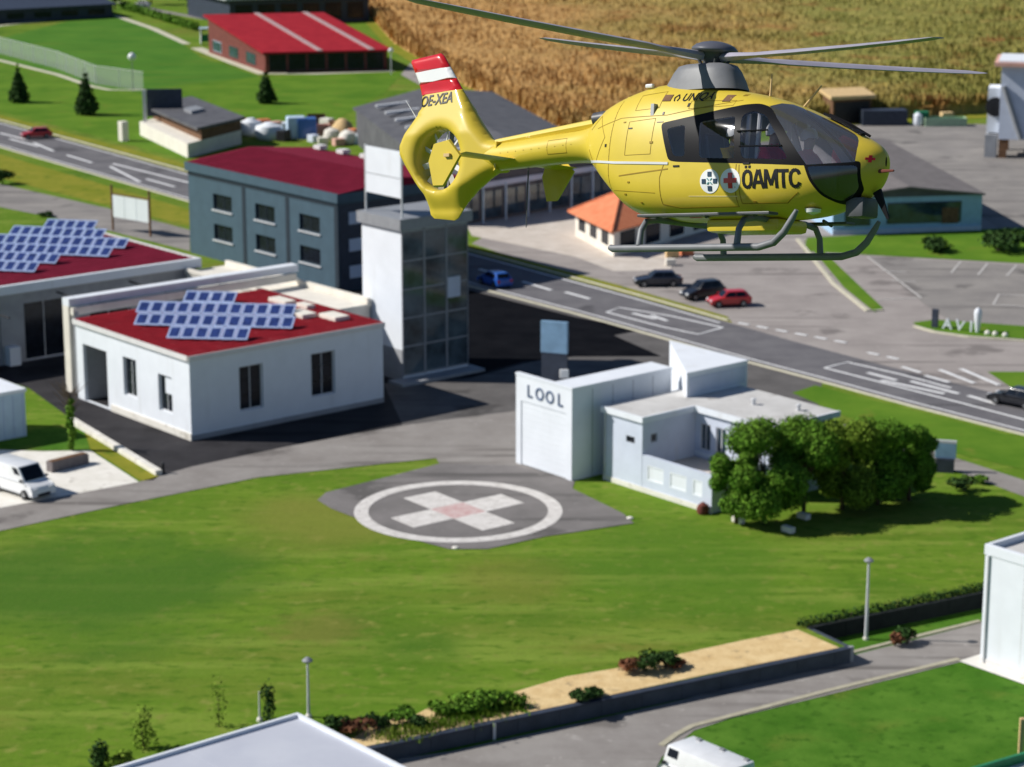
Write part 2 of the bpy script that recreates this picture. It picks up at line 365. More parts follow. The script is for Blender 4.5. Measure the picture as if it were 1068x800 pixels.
sheet('pitch', [(0, 40), (95, 16), (125, 17), (190, 45), (210, 60), (290, 86), (400, 90), (300, 120), (160, 110), (100, 92), (0, 62), (-200, 22)], .014, m_pitch)
sheet('chalet_lawn', [(160, 92), (270, 80), (420, 76), (400, 98), (345, 128), (250, 128), (200, 112)], .02, m_green)
sheet('verge_lawn', [(-160, 40), (0, 64), (100, 92), (160, 98), (250, 130), (198, 168), (0, 116), (-160, 78)], .016, m_green)
strip('pitch_path', [G(*p) for p in [(-80, 42), (0, 27), (95, 16), (122, 17), (160, 30), (195, 46)]], 1.5, .0, .05, m_kerb)
strip('pitch_path', [G(*p) for p in [(-160, 30), (0, 63), (60, 78), (95, 90), (115, 94), (160, 94)]], 1.1, .0, .05, m_kerb)
strip('chalet_path', [G(*p) for p in [(205, 50), (240, 64), (275, 77), (330, 77), (410, 74)]], 2.2, .0, .05, m_kerb)
strip('footpath', [G(*p) for p in [(125, 2), (170, 12), (215, 20)]], 2.0, .0, .05, m_lot2)
sheet('field_track', [(428, 66), (478, 92), (560, 135), (590, 146), (640, 156), (640, 168), (560, 153), (470, 106), (418, 78)], .03, m_lot)
sheet('concrete_pad', [(-160, 520), (-40, 468), (45, 471), (94, 470), (145, 503), (0, 530), (-160, 563)], .026, m_conc)
sheet('grass_strip', [(94, 468), (88, 450), (166, 497), (160, 501), (147, 502)], .03, m_verge)
sheet('grass_strip', [(-40, 466), (0, 448), (60, 447), (88, 450), (94, 469), (45, 470)], .028, m_low)
sheet('lower_road', [(-200, 940), (-200, 830), (300, 807), (470, 784), (700, 733), (888, 684), (1022, 650), (1300, 575), (1300, 625), (1022, 687), (1000, 691), (860, 726), (760, 750), (724, 762), (690, 790), (670, 830), (600, 940)], LOW + .02, m_lane, base=LOW)
strip('kerb', [G(*p, LOW) for p in [(690, 778), (705, 767), (722, 758), (760, 748), (860, 722), (1000, 688)]], .35, LOW, LOW + .07, m_lkerb)
strip('kerb', [G(*p, LOW) for p in [(888, 681), (940, 668), (1022, 648)]], .3, LOW, LOW + .06, m_lkerb)
sheet('sand_bed', [(536, 722), (590, 706), (650, 696), (720, 680), (775, 668), (832, 657), (876, 676), (740, 703), (600, 733), (552, 743), (545, 738)], .02, m_sand)
sheet('sand_bed', [(372, 768), (400, 748), (425, 750), (450, 737), (470, 748), (500, 746), (540, 741), (548, 744), (400, 776), (330, 792)], .02, m_sand)
sheet('building_apron', [(1000, 690), (1022, 683), (1090, 706), (1090, 722)], LOW + .04, m_conc, base=LOW)
# grass wedge between lane and helipad
sheet('traffic_island', [(838, 250), (858, 262), (921, 322), (912, 326), (880, 300)], .06, m_green)
strip('island_kerb', [G(*p) for p in [(832, 250), (870, 297), (905, 325), (921, 324)]], .4, .0, .13, m_kerb)
sheet('hedge_bank', [(838, 262), (842, 248), (1100, 236), (1200, 250), (1200, 280), (1068, 275), (905, 266)], .03, m_green)
sheet('sign_island', [(952, 337), (975, 334), (1060, 340), (1200, 350), (1200, 362), (1000, 350), (960, 343)], .06, m_green)
strip('island_kerb', [G(*p) for p in [(954, 341), (975, 347), (1010, 352), (1068, 356), (1200, 364)]], .4, .0, .13, m_kerb)

# road paint
def paintline(pts, wd=.16, z=.05): return strip('road_marking', [G(*p) for p in pts], wd, .031, z, m_line, parent=road)
def offs(line, d):
    out = []
    for i, p in enumerate(line):
        a = line[max(i-1, 0)]; b = line[min(i+1, len(line)-1)]; t = (b-a).normalized(); out.append(p + Vector((t.y, -t.x, 0)) * -d)
    return out
def wline(pts, wd=.2): return strip('road_marking', pts, wd, .031, .05, m_line, parent=road)
def dashes(a, b, ln, gap, wd):
    d = b - a; n = int(d.length / (ln + gap)); d.normalize()
    for i in range(n): wline([a + d * i * (ln + gap), a + d * (i * (ln + gap) + ln)], wd)
wline(offs(NEAR, .8), .2)
wline(offs(FAR, -.7)[:6], .2)
for a in [[(633, 326), (646, 321), (700, 330), (754, 342)], [(633, 326), (690, 341), (728, 349), (754, 342)], [(660, 327), (684, 333)], [(679, 329), (696, 335)],
          [(860, 384), (884, 378), (940, 391), (992, 405)], [(860, 384), (930, 402), (1000, 420), (1068, 438), (1150, 458)], [(919, 397), (985, 411)], [(905, 389), (935, 397)], [(950, 398), (1000, 411)],
          [(941, 383), (960, 389)], [(980, 386), (1016, 400)], [(1002, 385), (1042, 402)], [(1010, 413), (1040, 422)], [(965, 392), (990, 399)],
          [(0, 139), (28, 146)], [(35, 149), (56, 158)], [(70, 162), (96, 170)], [(115, 174), (146, 190)], [(118, 171), (198, 191)], [(153, 187), (182, 195)], [(10, 145), (40, 153)],
          [(500, 281), (526, 289)], [(545, 294), (575, 303)], [(590, 305), (615, 312)], [(505, 290), (520, 295)]]:
    paintline(a, .42 if len(a) == 2 else .26)
dashes(G(770, 337), G(905, 362), 1.2, .9, .4)
dashes(G(905, 368), G(960, 380), 1.2, .9, .4)
for a in [[(905, 268), (961, 311)], [(961, 311), (915, 313)], [(992, 285), (1002, 273)], [(1020, 287), (1030, 275)], [(1050, 288), (1060, 277)], [(1036, 318), (1042, 307), (1070, 309)], [(1070, 320), (1036, 318)], [(920, 283), (945, 284)], [(930, 293), (955, 294)]]:
    strip('bay_marking', [G(*p) for p in a], .22, .021, .04, m_faint)

# helipad
pc = G(478, 533); pad = bpy.data.objects.get('helipad_apron')
mb = MB(); n = 72
for i in range(n):
    a, b = 2*math.pi*i/n, 2*math.pi*(i+1)/n
    q = [(5.95, a), (6.9, a), (6.9, b), (5.95, b)]
    mb.hexa([(pc.x + r*math.cos(t), pc.y + r*math.sin(t), .037) for r, t in q] + [(pc.x + r*math.cos(t), pc.y + r*math.sin(t), .05) for r, t in q])
mb.build('painted_ring', m_ring, pad)
ca = R(-53)
def crossbox(mb, L0, L1, wd, z0, z1, ang):
    d = Vector((math.cos(ang), math.sin(ang), 0)); q = Vector((-d.y, d.x, 0))
    P = [pc + d*L0 - q*wd/2, pc + d*L1 - q*wd/2, pc + d*L1 + q*wd/2, pc + d*L0 + q*wd/2]
    mb.hexa([(p.x, p.y, z0) for p in P] + [(p.x, p.y, z1) for p in P])
for k in range(4):
    mb = MB(); crossbox(mb, 1.3, 4.5, 2.6, .037, .05, ca + k*math.pi/2); mb.build('painted_cross_arm', m_ring, pad)
mb = MB(); crossbox(mb, -1.3, 1.3, 2.6, .037, .051, ca); mb.build('painted_cross_centre', m_redpaint, pad)
for q in [(657, 541), (475, 572)]:
    p = G(*q); o = MB().lathe([(.22, 0), (.22, .08), (.12, .13)], n=10).build('ground_lamp', m_conc); o.location = (p.x, p.y, 0)
    tag(o, 'small pale ground lamp at the %s corner of the grey helipad apron' % ('right' if q[0] > 600 else 'front'), 'lamp')

# crop field: a height field, one mass
def field(name, left, B, C, m, h, seed, step=1.0):
    rnd = np.random.RandomState(seed); LE = [G(*q) for q in left]; A, D = LE[0], LE[-1]; B, C = G(*B), G(*C)
    cum = [0.0]
    for i in range(len(LE)-1): cum.append(cum[-1] + (LE[i+1]-LE[i]).length)
    LX = np.array([p.x for p in LE]); LY = np.array([p.y for p in LE]); cum = np.array(cum) / cum[-1]
    def at(u, v):
        l_ = Vector((float(np.interp(v, cum, LX)), float(np.interp(v, cum, LY)), 0)); r_ = B.lerp(C, v); return l_.lerp(r_, u)
    nu = max(4, min(420, int((B - A).length / step))); nv = max(4, min(420, int((D - A).length / step)))
    verts = []; faces = []
    for j in range(nv + 1):
        for i in range(nu + 1):
            u, v = i/nu, j/nv; p = at(u, v)
            z = h * (.90 + .12 * rnd.rand() + .14 * math.sin(p.x*.11 + p.y*.05) * math.sin(p.y*.08))
            ed = min(i, nu-i, j, nv-j)
            if ed == 0: z = .01
            elif ed < 3: z *= rnd.uniform(.55, 1.0)
            verts.append((p.x + rnd.uniform(-.3, .3)*step, p.y + rnd.uniform(-.3, .3)*step, z))
    W = nu + 1
    for j in range(nv):
        for i in range(nu): a = j*W + i; faces.append((a, a+1, a+W+1, a+W))
    for _ in range(60000):                       # plant tops standing out of the mass, densest towards the camera
        u, v = (rnd.rand(), rnd.rand()**1.5) if _ < 52000 else (rnd.rand()*.022, rnd.rand())
        p = at(u, v); a = rnd.uniform(0, 3.14); wd2 = rnd.uniform(.10, .26); c_, s_ = math.cos(a)*wd2, math.sin(a)*wd2; z0 = h*(.72 if _ < 52000 else .05); z1 = h*(rnd.uniform(.98, 1.34) if _ < 52000 else rnd.uniform(.4, 1.15)); dx, dy = rnd.uniform(-.3, .3), rnd.uniform(-.3, .3)
        k = len(verts); verts += [(p.x-c_, p.y-s_, z0), (p.x+c_, p.y+s_, z0), (p.x+c_*.4+dx, p.y+s_*.4+dy, z1), (p.x-c_*.4+dx, p.y-s_*.4+dy, z1)]; faces.append((k, k+1, k+2, k+3))
    me = bpy.data.meshes.new(name); me.from_pydata(verts, [], faces); me.materials.append(m)
    o = bpy.data.objects.new(name, me); COL.objects.link(o); o['kind'] = 'stuff'
    tag(o, 'ripening brown and olive maize field filling the top of the view', 'field'); return o
# brown to olive drift across the same field
t = m_corn.node_tree; b = t.nodes['Principled BSDF']; src = b.inputs['Base Color'].links[0].from_socket
ge = t.nodes.new('ShaderNodeNewGeometry'); sp = t.nodes.new('ShaderNodeSeparateXYZ'); t.links.new(ge.outputs['Position'], sp.inputs[0])
nzz = t.nodes.new('ShaderNodeTexNoise'); nzz.inputs['Scale'].default_value = .03; nzz.inputs['Detail'].default_value = 5; t.links.new(ge.outputs['Position'], nzz.inputs[0])
ma = t.nodes.new('ShaderNodeMath'); ma.operation = 'MULTIPLY_ADD'; ma.inputs[1].default_value = 110; t.links.new(nzz.outputs[0], ma.inputs[0]); t.links.new(sp.outputs[0], ma.inputs[2])
mr = t.nodes.new('ShaderNodeMapRange'); mr.inputs[1].default_value = 62; mr.inputs[2].default_value = 118; t.links.new(ma.outputs[0], mr.inputs[0])
nz2 = t.nodes.new('ShaderNodeTexNoise'); nz2.inputs['Scale'].default_value = .35; nz2.inputs['Detail'].default_value = 6; t.links.new(ge.outputs['Position'], nz2.inputs[0])
m2 = t.nodes.new('ShaderNodeMix'); m2.data_type = 'RGBA'; m2.inputs[6].default_value = (.20, .20, .05, 1); m2.inputs[7].default_value = (.33, .29, .085, 1)
m2r = t.nodes.new('ShaderNodeMapRange'); m2r.inputs[1].default_value = .38; m2r.inputs[2].default_value = .64; t.links.new(nz2.outputs[0], m2r.inputs[0]); t.links.new(m2r.outputs[0], m2.inputs[0])
m3 = t.nodes.new('ShaderNodeMix'); m3.data_type = 'RGBA'; t.links.new(mr.outputs[0], m3.inputs[0]); t.links.new(src, m3.inputs[6]); t.links.new(m2.outputs[2], m3.inputs[7]); t.links.new(m3.outputs[2], b.inputs['Base Color'])
layer(m_corn, (.30, .15, .05), .09, .55, .72, detail=6, off=(7, 3, 0))
sheet('field_margin', [(595, 147), (1250, 111), (1250, 102), (600, 136), (570, 125), (482, 82), (412, 40), (374, -4), (330, -50), (322, -45), (366, 6), (404, 50), (474, 93), (563, 137)], .034, m_verge)
field('maize_field', [(600, 142), (570, 131), (482, 88), (412, 46), (374, 4), (330, -45)], (1250, 106), (1250, -45), m_corn, 2.3, 3, .9)

# ------------------------------------------------------------------ building helpers
def facade(mb, o, u, n, W, H, ops=(), depth=.2, zt=None):
    """a wall with its openings cut out and their reveals; zt(x) optional sloping top"""
    o = Vector(o); u = Vector(u); n = Vector(n); k = Vector((0, 0, 1))
    xs = sorted({0, W, *[a for q in ops for a in (q[0], q[2])]}); zs = sorted({0, H, *[a for q in ops for a in (q[1], q[3])]})
    for i in range(len(xs)-1):
        for j in range(len(zs)-1):
            cx, cz = (xs[i]+xs[i+1])/2, (zs[j]+zs[j+1])/2
            if any(q[0] < cx < q[2] and q[1] < cz < q[3] for q in ops): continue
            mb.face([o+u*xs[i]+k*zs[j], o+u*xs[i+1]+k*zs[j], o+u*xs[i+1]+k*zs[j+1], o+u*xs[i]+k*zs[j+1]])
    for (x0, z0, x1, z1) in ops:
        P = [o+u*x0+k*z0, o+u*x1+k*z0, o+u*x1+k*z1, o+u*x0+k*z1]
        for i in range(4):
            a, b = P[i], P[(i+1) % 4]; mb.face([a, b, b - n*depth, a - n*depth])
    return mb
def window(parent, o, u, n, op, cols=2, rows=1, fm=None, pm=None, depth=.2, name='window', fw=.09):
    o = Vector(o); u = Vector(u); n = Vector(n); k = Vector((0, 0, 1)); x0, z0, x1, z1 = op
    fm = fm or m_lgrey; pm = pm or m_gl; c = o - n*(depth - .04); f = MB()
    def bar(a0, b0, a1, b1): f.obox(c + u*(a0+a1)/2 + k*(b0+b1)/2, u, n, k, (a1-a0)/2, .04, (b1-b0)/2)
    e = .003
    bar(x0+e, z0+e, x0+fw, z1-e); bar(x1-fw, z0+e, x1-e, z1-e); bar(x0+fw, z0+e, x1-fw, z0+fw); bar(x0+fw, z1-fw, x1-fw, z1-e)
    for i in range(1, cols): q = x0+(x1-x0)*i/cols; bar(q-fw*.35, z0+fw, q+fw*.35, z1-fw)
    wo_ = f.build(name, fm, parent)
    for i in range(cols):
        for j in range(rows):
            a0, a1 = x0+(x1-x0)*i/cols+fw*.36, x0+(x1-x0)*(i+1)/cols-fw*.36; b0, b1 = z0+(z1-z0)*j/rows+fw*.2, z0+(z1-z0)*(j+1)/rows-fw*.2
            tl = random.uniform(-.012, .012)
            MB().obox(c - n*.02 + u*(a0+a1)/2 + k*(b0+b1)/2, u + n*tl, n, k, (a1-a0)/2, .012, (b1-b0)/2).build('pane', pm, wo_)
    return wo_
X, Y, Z = Vector((1, 0, 0)), Vector((0, 1, 0)), Vector((0, 0, 1))
def building(name, cpx, w_, d_, h_, label, wm, rm, opsL=(), opsR=(), base=0.0, rot=-50, parapet=0, over=0.0, roofname='roof', rt=.18, depth=.2, pm=None, fm=None, colsL=2, colsR=2, rowsL=1, rowsR=1, cat='building', loc=None, trimm=None):
    p = loc if loc is not None else G(*cpx, base)
    b = empty(name, (p.x, p.y, base), R(rot), label, cat)
    mb = MB()
    oL, oR = Vector((-w_, 0, 0)), Vector((0, 0, 0))
    facade(mb, oL, X, -Y, w_, h_, opsL, depth); facade(mb, oR, Y, X, d_, h_, opsR, depth)
    facade(mb, (0, d_, 0), -X, Y, w_, h_); facade(mb, (-w_, d_, 0), -Y, -X, d_, h_)
    mb.face([(-w_, 0, h_-.02), (0, 0, h_-.02), (0, d_, h_-.02), (-w_, d_, h_-.02)])
    mb.build('wall', wm, b)
    for q in opsL: window(b, oL, X, -Y, q, colsL, rowsL, fm, pm, depth)
    for q in opsR: window(b, oR, Y, X, q, colsR, rowsR, fm, pm, depth)
    r = MB().box((-w_-over, -over, h_), (over, d_+over, h_+rt)).build(roofname, rm, b)
    if parapet:
        q = MB(); t = .25; a0, a1, b0, b1 = -w_-over-.03, over+.03, -over-.03, d_+over+.03; z0, z1 = h_-.12, h_+rt+parapet
        q.box((a0, b0, z0), (a1, b0+t, z1)); q.box((a0, b1-t, z0), (a1, b1, z1)); q.box((a0, b0+t, z0), (a0+t, b1-t, z1)); q.box((a1-t, b0+t, z0), (a1, b1-t, z1))
        q.build('parapet', trimm or m_rtrim, b, bevel=.03)
    return b
def seams(b, w_, d_, z, m, along='y', gap=.9, hgt=.05, over=0.0):
    q = MB(); 
    if along == 'y':
        x = -w_ + gap
        while x < -.2: q.box((x-.03, -over, z), (x+.03, d_+over, z+hgt)); x += gap
    else:
        y = gap
        while y < d_-.2: q.box((-w_-over, y-.03, z), (over, y+.03, z+hgt)); y += gap
    return q.build('roof_seam', m, b)
def text_mesh(name, s, size, m, parent, M4, ext=.02, sx=1.0, bold=0.0, proj=None, align='LEFT', sub=0):
    cu = bpy.data.curves.new(name, 'FONT'); cu.body = s; cu.size = size; cu.extrude = ext; cu.offset = bold; cu.align_x = align; cu.resolution_u = 4
    tmp = bpy.data.objects.new('tmp_text', cu); COL.objects.link(tmp); bpy.context.view_layer.update()
    me = bpy.data.meshes.new_from_object(tmp.evaluated_get(bpy.context.evaluated_depsgraph_get()))
    bpy.data.objects.remove(tmp); bpy.data.curves.remove(cu)
    for v in me.vertices: v.co.x *= sx
    if sub:
        bm = bmesh.new(); bm.from_mesh(me); bmesh.ops.triangulate(bm, faces=bm.faces)
        for _ in range(sub):
            es = [e for e in bm.edges if e.calc_length() > size*.25]
            bmesh.ops.subdivide_edges(bm, edges=es, cuts=1); bmesh.ops.triangulate(bm, faces=bm.faces)
        bm.to_mesh(me); bm.free()
    if proj:
        for v in me.vertices: v.co = proj(v.co)
    else: me.transform(M4)
    me.materials.clear(); me.materials.append(m); me.name = name
    o = bpy.data.objects.new(name, me); COL.objects.link(o); o.parent = parent; return o
def local(b, wpt):
    """world point -> local point of a building root"""
    M4 = Matrix.Translation(b.location) @ b.rotation_euler.to_matrix().to_4x4()
    return M4.inverted() @ Vector(wpt)

# ------------------------------------------------------------------ helicopter hangar with its tower block and annex
p = G(596, 502); hg = empty('rescue_hangar', (p.x, p.y, 0), R(-50), 'white helicopter hangar with a tall roller door and dark LOOL letters', 'building')
HW, HD, HH = 5.95, 9.4, 6.5
q = MB(); dop = (.55, .03, 5.35, 4.7)
facade(q, (-HW, 0, 0), X, -Y, HW, HH, [dop], .12); facade(q, (0, 0, 0), Y, X, HD, HH)
facade(q, (-HW, HD, 0), -Y, -X, HD - .3, 4.4); facade(q, (-2.1, .3, 4.2), X*0 + Y, -X, HD-.3, HH-4.2)
facade(q, (0, HD, 0), -X, Y, 2.1, HH); facade(q, (-2.1, HD, 0), -X, Y, HW-2.1, 4.4)
facade(q, (-2.1, .3, 4.2), -X, Y, HW-2.1, HH-4.2); q.face([(-HW, 0, 0), (-HW, .3, 0), (-HW, .3, HH), (-HW, 0, HH)]); q.face([(-HW, 0, HH), (0, 0, HH), (0, .3, HH), (-HW, .3, HH)])
q.build('wall', m_white, hg)
MB().box((-2.15, -.04, HH), (.05, HD+.05, HH+.14)).build('roof', m_white, hg); MB().box((-HW, .31, 4.2), (-2.11, HD-.02, 4.38)).build('lower_roof', m_roofdark, hg)
MB().box((-HW-.03, -.04, HH), (-2.16, .34, HH+.14)).build('roof_edge', m_white, hg)
rd = MB().box((-HW+dop[0]+.003, .11, dop[1]), (-HW+dop[2]-.003, .15, dop[3])).build('roller_door', m_white, hg)
for i in range(11): MB().box((-5.35+.0, .06, .06+i*.42), (-.62, .105, .06+i*.42+.412)).build('door_slat', m_white, rd)
for k in range(1):
    mm = Matrix.Translation((-4.75, -.03, 5.0)) @ Matrix.Rotation(math.pi/2, 4, 'X')
    for i, ch in enumerate('LOOL'):
        text_mesh('letter', ch, 1.25, m_lettr, hg, Matrix.Translation((-4.45 + i*1.08, -.03, 5.12)) @ Matrix.Rotation(math.pi/2, 4, 'X'), .03, .92, .012, align='CENTER')
q = MB()
for i in range(1, 5): q.box((.0, i*1.9-.012, .05), (.012, i*1.9+.012, 6.3))
q.build('panel_joint', m_joint, hg)
MB().lathe([(.32, 0), (.34, .5), (.2, .62)], c=(.55, 7.4, 0), n=10).build('red_buoy', m_pred, hg)

p = G(716, 415, 5.2); blk = empty('stair_block', (p.x, p.y, 0), R(-50), 'white wedge shaped stair block rising behind the hangar roof', 'building')
bd, bl_, hz = 6.0, 8.0, 6.9
tri = [Vector((0, 0, 0)), Vector((0, bd, 0)), Vector((-bl_, bd, 0))]
MB().prism(tri, 0, hz).build('wall', m_white, blk)
cen = sum(tri, Vector())/3
MB().prism([v + (v-cen).normalized()*.1 for v in tri], hz, hz+.1).build('roof', m_white, blk)
MB().box((.0, .25, 5.4), (.03, bd-.2, hz-.3)).build('cladding', m_lilac, blk)

# annex: left wing, link, right wing round a terrace
p = G(630, 500); an = empty('hangar_annex', (p.x, p.y, 0), R(-50), 'pale lilac annex with flat grey roofs around a walled terrace, right of the hangar', 'building')
AH = 5.0; XW, YC, XE, YB = 3.8, 5.0, 11.1, 11.2
lops = [(2.2, 3.2, 3.05, 3.65)]; cops = [(.5, 2.2, 1.5, 4.1), (2.0, 2.2, 3.0, 4.1), (4.6, 2.2, 5.6, 4.1)]
q = MB()
facade(q, (0, 0, 0), X, -Y, XW, AH, lops, .15); facade(q, (XW, 0, 0), Y, X, YC, AH, [(.8, 3.3, 1.4, 3.9)], .15)
facade(q, (XW, YC, 0), X, -Y, XE-XW, AH, cops, .15); facade(q, (XE, YC, 0), Y, X, YB-YC, AH, [(1.2, 1.2, 3.0, 3.2)], .15)
facade(q, (XE, YB, 0), -X, Y, XE, AH); facade(q, (0, YB, 0), -Y, -X, YB, AH)
q.build('wall', m_lilac, an)
window(an, (0, 0, 0), X, -Y, lops[0], 1, 1, m_black, m_gl, .15); window(an, (XW, 0, 0), Y, X, (.8, 3.3, 1.4, 3.9), 1, 1, m_grey, m_gl, .15)
for op in cops: window(an, (XW, YC, 0), X, -Y, op, 2, 1, m_lgrey, m_glb, .15)
window(an, (XE, YC, 0), Y, X, (1.2, 1.2, 3.0, 3.2), 2, 1, m_grey, m_gl, .15)
MB().box((XW+.01, YC-.035, 1.75), (XE-.05, YC-.01, 2.05)).build('sill_band', m_white, an)
MB().box((XE+.005, YC+.2, 3.4), (XE+.03, YB-.2, 4.9)).build('cladding', m_navy, an)
MB().prism([(-.15, -.15), (XW+.15, -.15), (XW+.15, YC-.2), (XE+.2, YC-.2), (XE+.2, YB+.2), (-.15, YB+.2)], AH, AH+.22).build('roof', m_roofgrey, an)
q = MB()
for a, b_ in (((-.2, -.2), (XW+.2, -.05)), ((XW+.05, -.05), (XW+.2, YC-.25)), ((XW+.2, YC-.27), (XE+.25, YC-.12)), ((XE+.1, YC-.12), (XE+.25, YB+.2))): q.box((a[0], a[1], AH-.14), (b_[0], b_[1], AH+.27))
q.build('roof_edge', m_white, an)
tops = [(.5, .9, 2.1, 2.0), (2.7, .9, 4.3, 2.0), (4.9, .9, 5.8, 2.0)]; T0, T1 = XW+.01, XE-.6
q = MB(); facade(q, (T0, .02, 0), X, -Y, T1-T0, 2.6, tops, .08)
facade(q, (T1, .3, 0), -X, Y, T1-T0, 2.6); q.face([(T0, .02, 2.6), (T1, .02, 2.6), (T1, .3, 2.6), (T0, .3, 2.6)]); q.face([(T1, .02, 0), (T1, .3, 0), (T1, .3, 2.6), (T1, .02, 2.6)]); q.box((T1-.25, .3, .0), (T1, YC-.02, 2.6))
q.build('terrace_wall', m_lilac, an)
for op in tops: window(an, (T0, .02, 0), X, -Y, op, 1, 1, m_white, m_white, .08)
MB().box((T0, .31, 1.5), (T1-.26, YC-.04, 1.62)).build('terrace_floor', m_plaza, an)
MB().box((-.06, -.06, 0), (T1+.1, -.002, .35)).build('plinth', m_conc, an)
MB().tube([(.12, -.07, .3), (.12, -.07, 4.8)], .05, 6).build('downpipe', m_lgrey, an)
for (x, y) in ((1.6, 8.6), (6.2, 8.2), (9.3, 9.4)): MB().lathe([(.14, 0), (.14, .35), (.2, .36), (.2, .42), (.02, .5)], c=(x, y, AH+.21), n=10).build('roof_vent', m_lgrey, an)
# totem sign and dish behind the hangar
def totem(px, w_, h_, label, m1, m2, rot=-20):
    p = G(*px); b = empty('totem_sign', (p.x, p.y, 0), R(rot), label, 'sign')
    MB().box((-w_/2, -.18, h_*.68), (w_/2, .18, h_)).build('sign_panel', m1, b, bevel=.03)
    MB().box((-w_/2+.05, -.15, 0), (w_/2-.05, .15, h_*.68)).build('sign_base', m2, b); return b
totem((578, 437), 2.1, 7.6, 'tall pale blue totem sign behind the LOOL hangar', m_signblue, m_navy)
p = G(588, 437); b = empty('spotlight_mast', (p.x, p.y, 0), 0, 'short mast with a round white lamp in front of the tall blue totem', 'lamp')
MB().tube([(0, -.6, 0), (0, -.6, 3.4)], .1).build('pole', m_black, b)
MB().obox((0, -.65, 3.7), X, Y, Z, .35, .12, .35).build('lamp_head', m_pwhite, b, bevel=.1)
MB().box((-1.2, -.75, 2.6), (.6, -.55, 3.0)).build('cross_bar', m_navy, b)

# ------------------------------------------------------------------ drill tower
tw = building('drill_tower', (420, 398), 5.25, 6.8, 12.4, 'tall tower with blank white left face and dark glazed right face', m_white, m_grey, rt=.9, over=.3, roofname='roof_slab')
MB().box((-5.27, -.03, 0), (.03, -.003, 2.6)).build('dark_plinth', m_greywall, tw)
q = MB(); nC, nR = 3, 5
for i in range(nC+1): y = 6.8*i/nC; q.box((.003, max(.02, y-.1), .4), (.09, min(6.78, y+.1), 12.35))
for j in range(nR+1): z = .5+11.7*j/nR; q.box((.003, .12, z-.07), (.07, 6.68, z+.07))
cw = q.build('curtain_wall', m_grey, tw)
for i in range(nC):
    for j in range(nR):
        y0, y1, z0, z1 = 6.8*i/nC+.1, 6.8*(i+1)/nC-.1, .57+11.7*j/nR, .43+11.7*(j+1)/nR
        tl = random.uniform(-.02, .02)
        MB().obox((.03, (y0+y1)/2, (z0+z1)/2), X, Y+X*tl, Z+X*random.uniform(-.02, .02), .012, (y1-y0)/2, (z1-z0)/2).build('pane', m_ter, cw)
MB().box((.1, 4.6, 6.3), (.16, 5.9, 8.0)).build('sign_plate', m_lilac, tw)
q = MB(); q.box((-.3, -1.2, .02), (1.6, 7.3, .25)); o = q.build('tower_platform', m_greywall, tw)
p = G(380, 386); bb = empty('billboard', tw.matrix_world @ Vector((0, 0, 0)), R(-50), 'big blank white billboard on two posts above the drill tower roof', 'billboard')
bb.location = (tw.location.x, tw.location.y, 13.3)
for x in (-5.15, -.35): MB().tube([(x, .4, 0), (x, .4, 5.4)], .09).build('post', m_lgrey, bb)
MB().box((-5.05, .34, 1.55), (-.45, .46, 5.3)).build('panel', m_white, bb)
MB().box((-5.05, .325, 3.1), (-.45, .338, 3.16)).build('panel_joint', m_grey, bb)

# ------------------------------------------------------------------ grey-blue office block
ops = []
for i in range(3):
    for z in (2.1, 5.2): ops.append((4.6 + i*7.6, z, 8.0 + i*7.6, z+1.6))
bl = building('office_block', (354, 305), 26.2, 15.5, 8.6, 'grey-blue two storey office block with a maroon roof and six square windows', m_blue, m_navy, opsL=ops, colsL=2, fm=m_joint, over=.25, rt=.9, depth=.25)
for o in bl.children:
    if o.name.startswith('roof'): o.name = 'fascia'; o.data.materials[0] = m_blue
q = MB(); q.face([(-26.3, -.1, 9.52), (.2, -.1, 9.52), (.2, 7.8, 10.3), (-26.3, 7.8, 10.3)]); q.face([(-26.3, 7.8, 10.3), (.2, 7.8, 10.3), (.2, 15.6, 9.52), (-26.3, 15.6, 9.52)])
q.face([(.2, -.1, 9.52), (.2, 15.6, 9.52), (.2, 7.8, 10.3)]); q.face([(-26.3, 15.6, 9.52), (-26.3, -.1, 9.52), (-26.3, 7.8, 10.3)])
q.build('roof', m_maroon, bl)
q = MB()
for i in range(1, 34): x = -26.2+i*.78; q.hexa([(x-.03, -.1, 9.53), (x+.03, -.1, 9.53), (x+.03, 7.8, 10.31), (x-.03, 7.8, 10.31), (x-.03, -.1, 9.58), (x+.03, -.1, 9.58), (x+.03, 7.8, 10.36), (x-.03, 7.8, 10.36)])
q.build('roof_seam', m_maroon, bl)
q = MB()
for x in (-16.0, -8.4): q.box((x-.3, -.04, .1), (x+.3, -.004, 8.1))
q.box((-26.2, -.045, 8.15), (-.02, -.004, 8.45)); q.box((-.6, -.042, .1), (-.0, -.004, 8.1)); q.build('facade_joint', m_joint, bl)
for o_ in ops: MB().box((-26.2+o_[0]-.15, -.14, o_[1]-.16), (-26.2+o_[2]+.15, -.004, o_[1]-.03)).build('window_sill', m_lgrey, bl)
q = MB(); q.box((.004, .1, .1), (.04, 15.3, 8.4)); q.build('cladding', m_navy, bl)
for j in range(3):
    z = 1.2+j*2.6; MB().box((.04, 1.2, z), (.10, 3.0, z+1.2)).build('window', m_lilac, bl)
for i in range(6): MB().box((-24+i*4.1, 14.2, 9.75), (-22.8+i*4.1, 15.2, 10.15)).build('skylight', m_rtrim, bl)

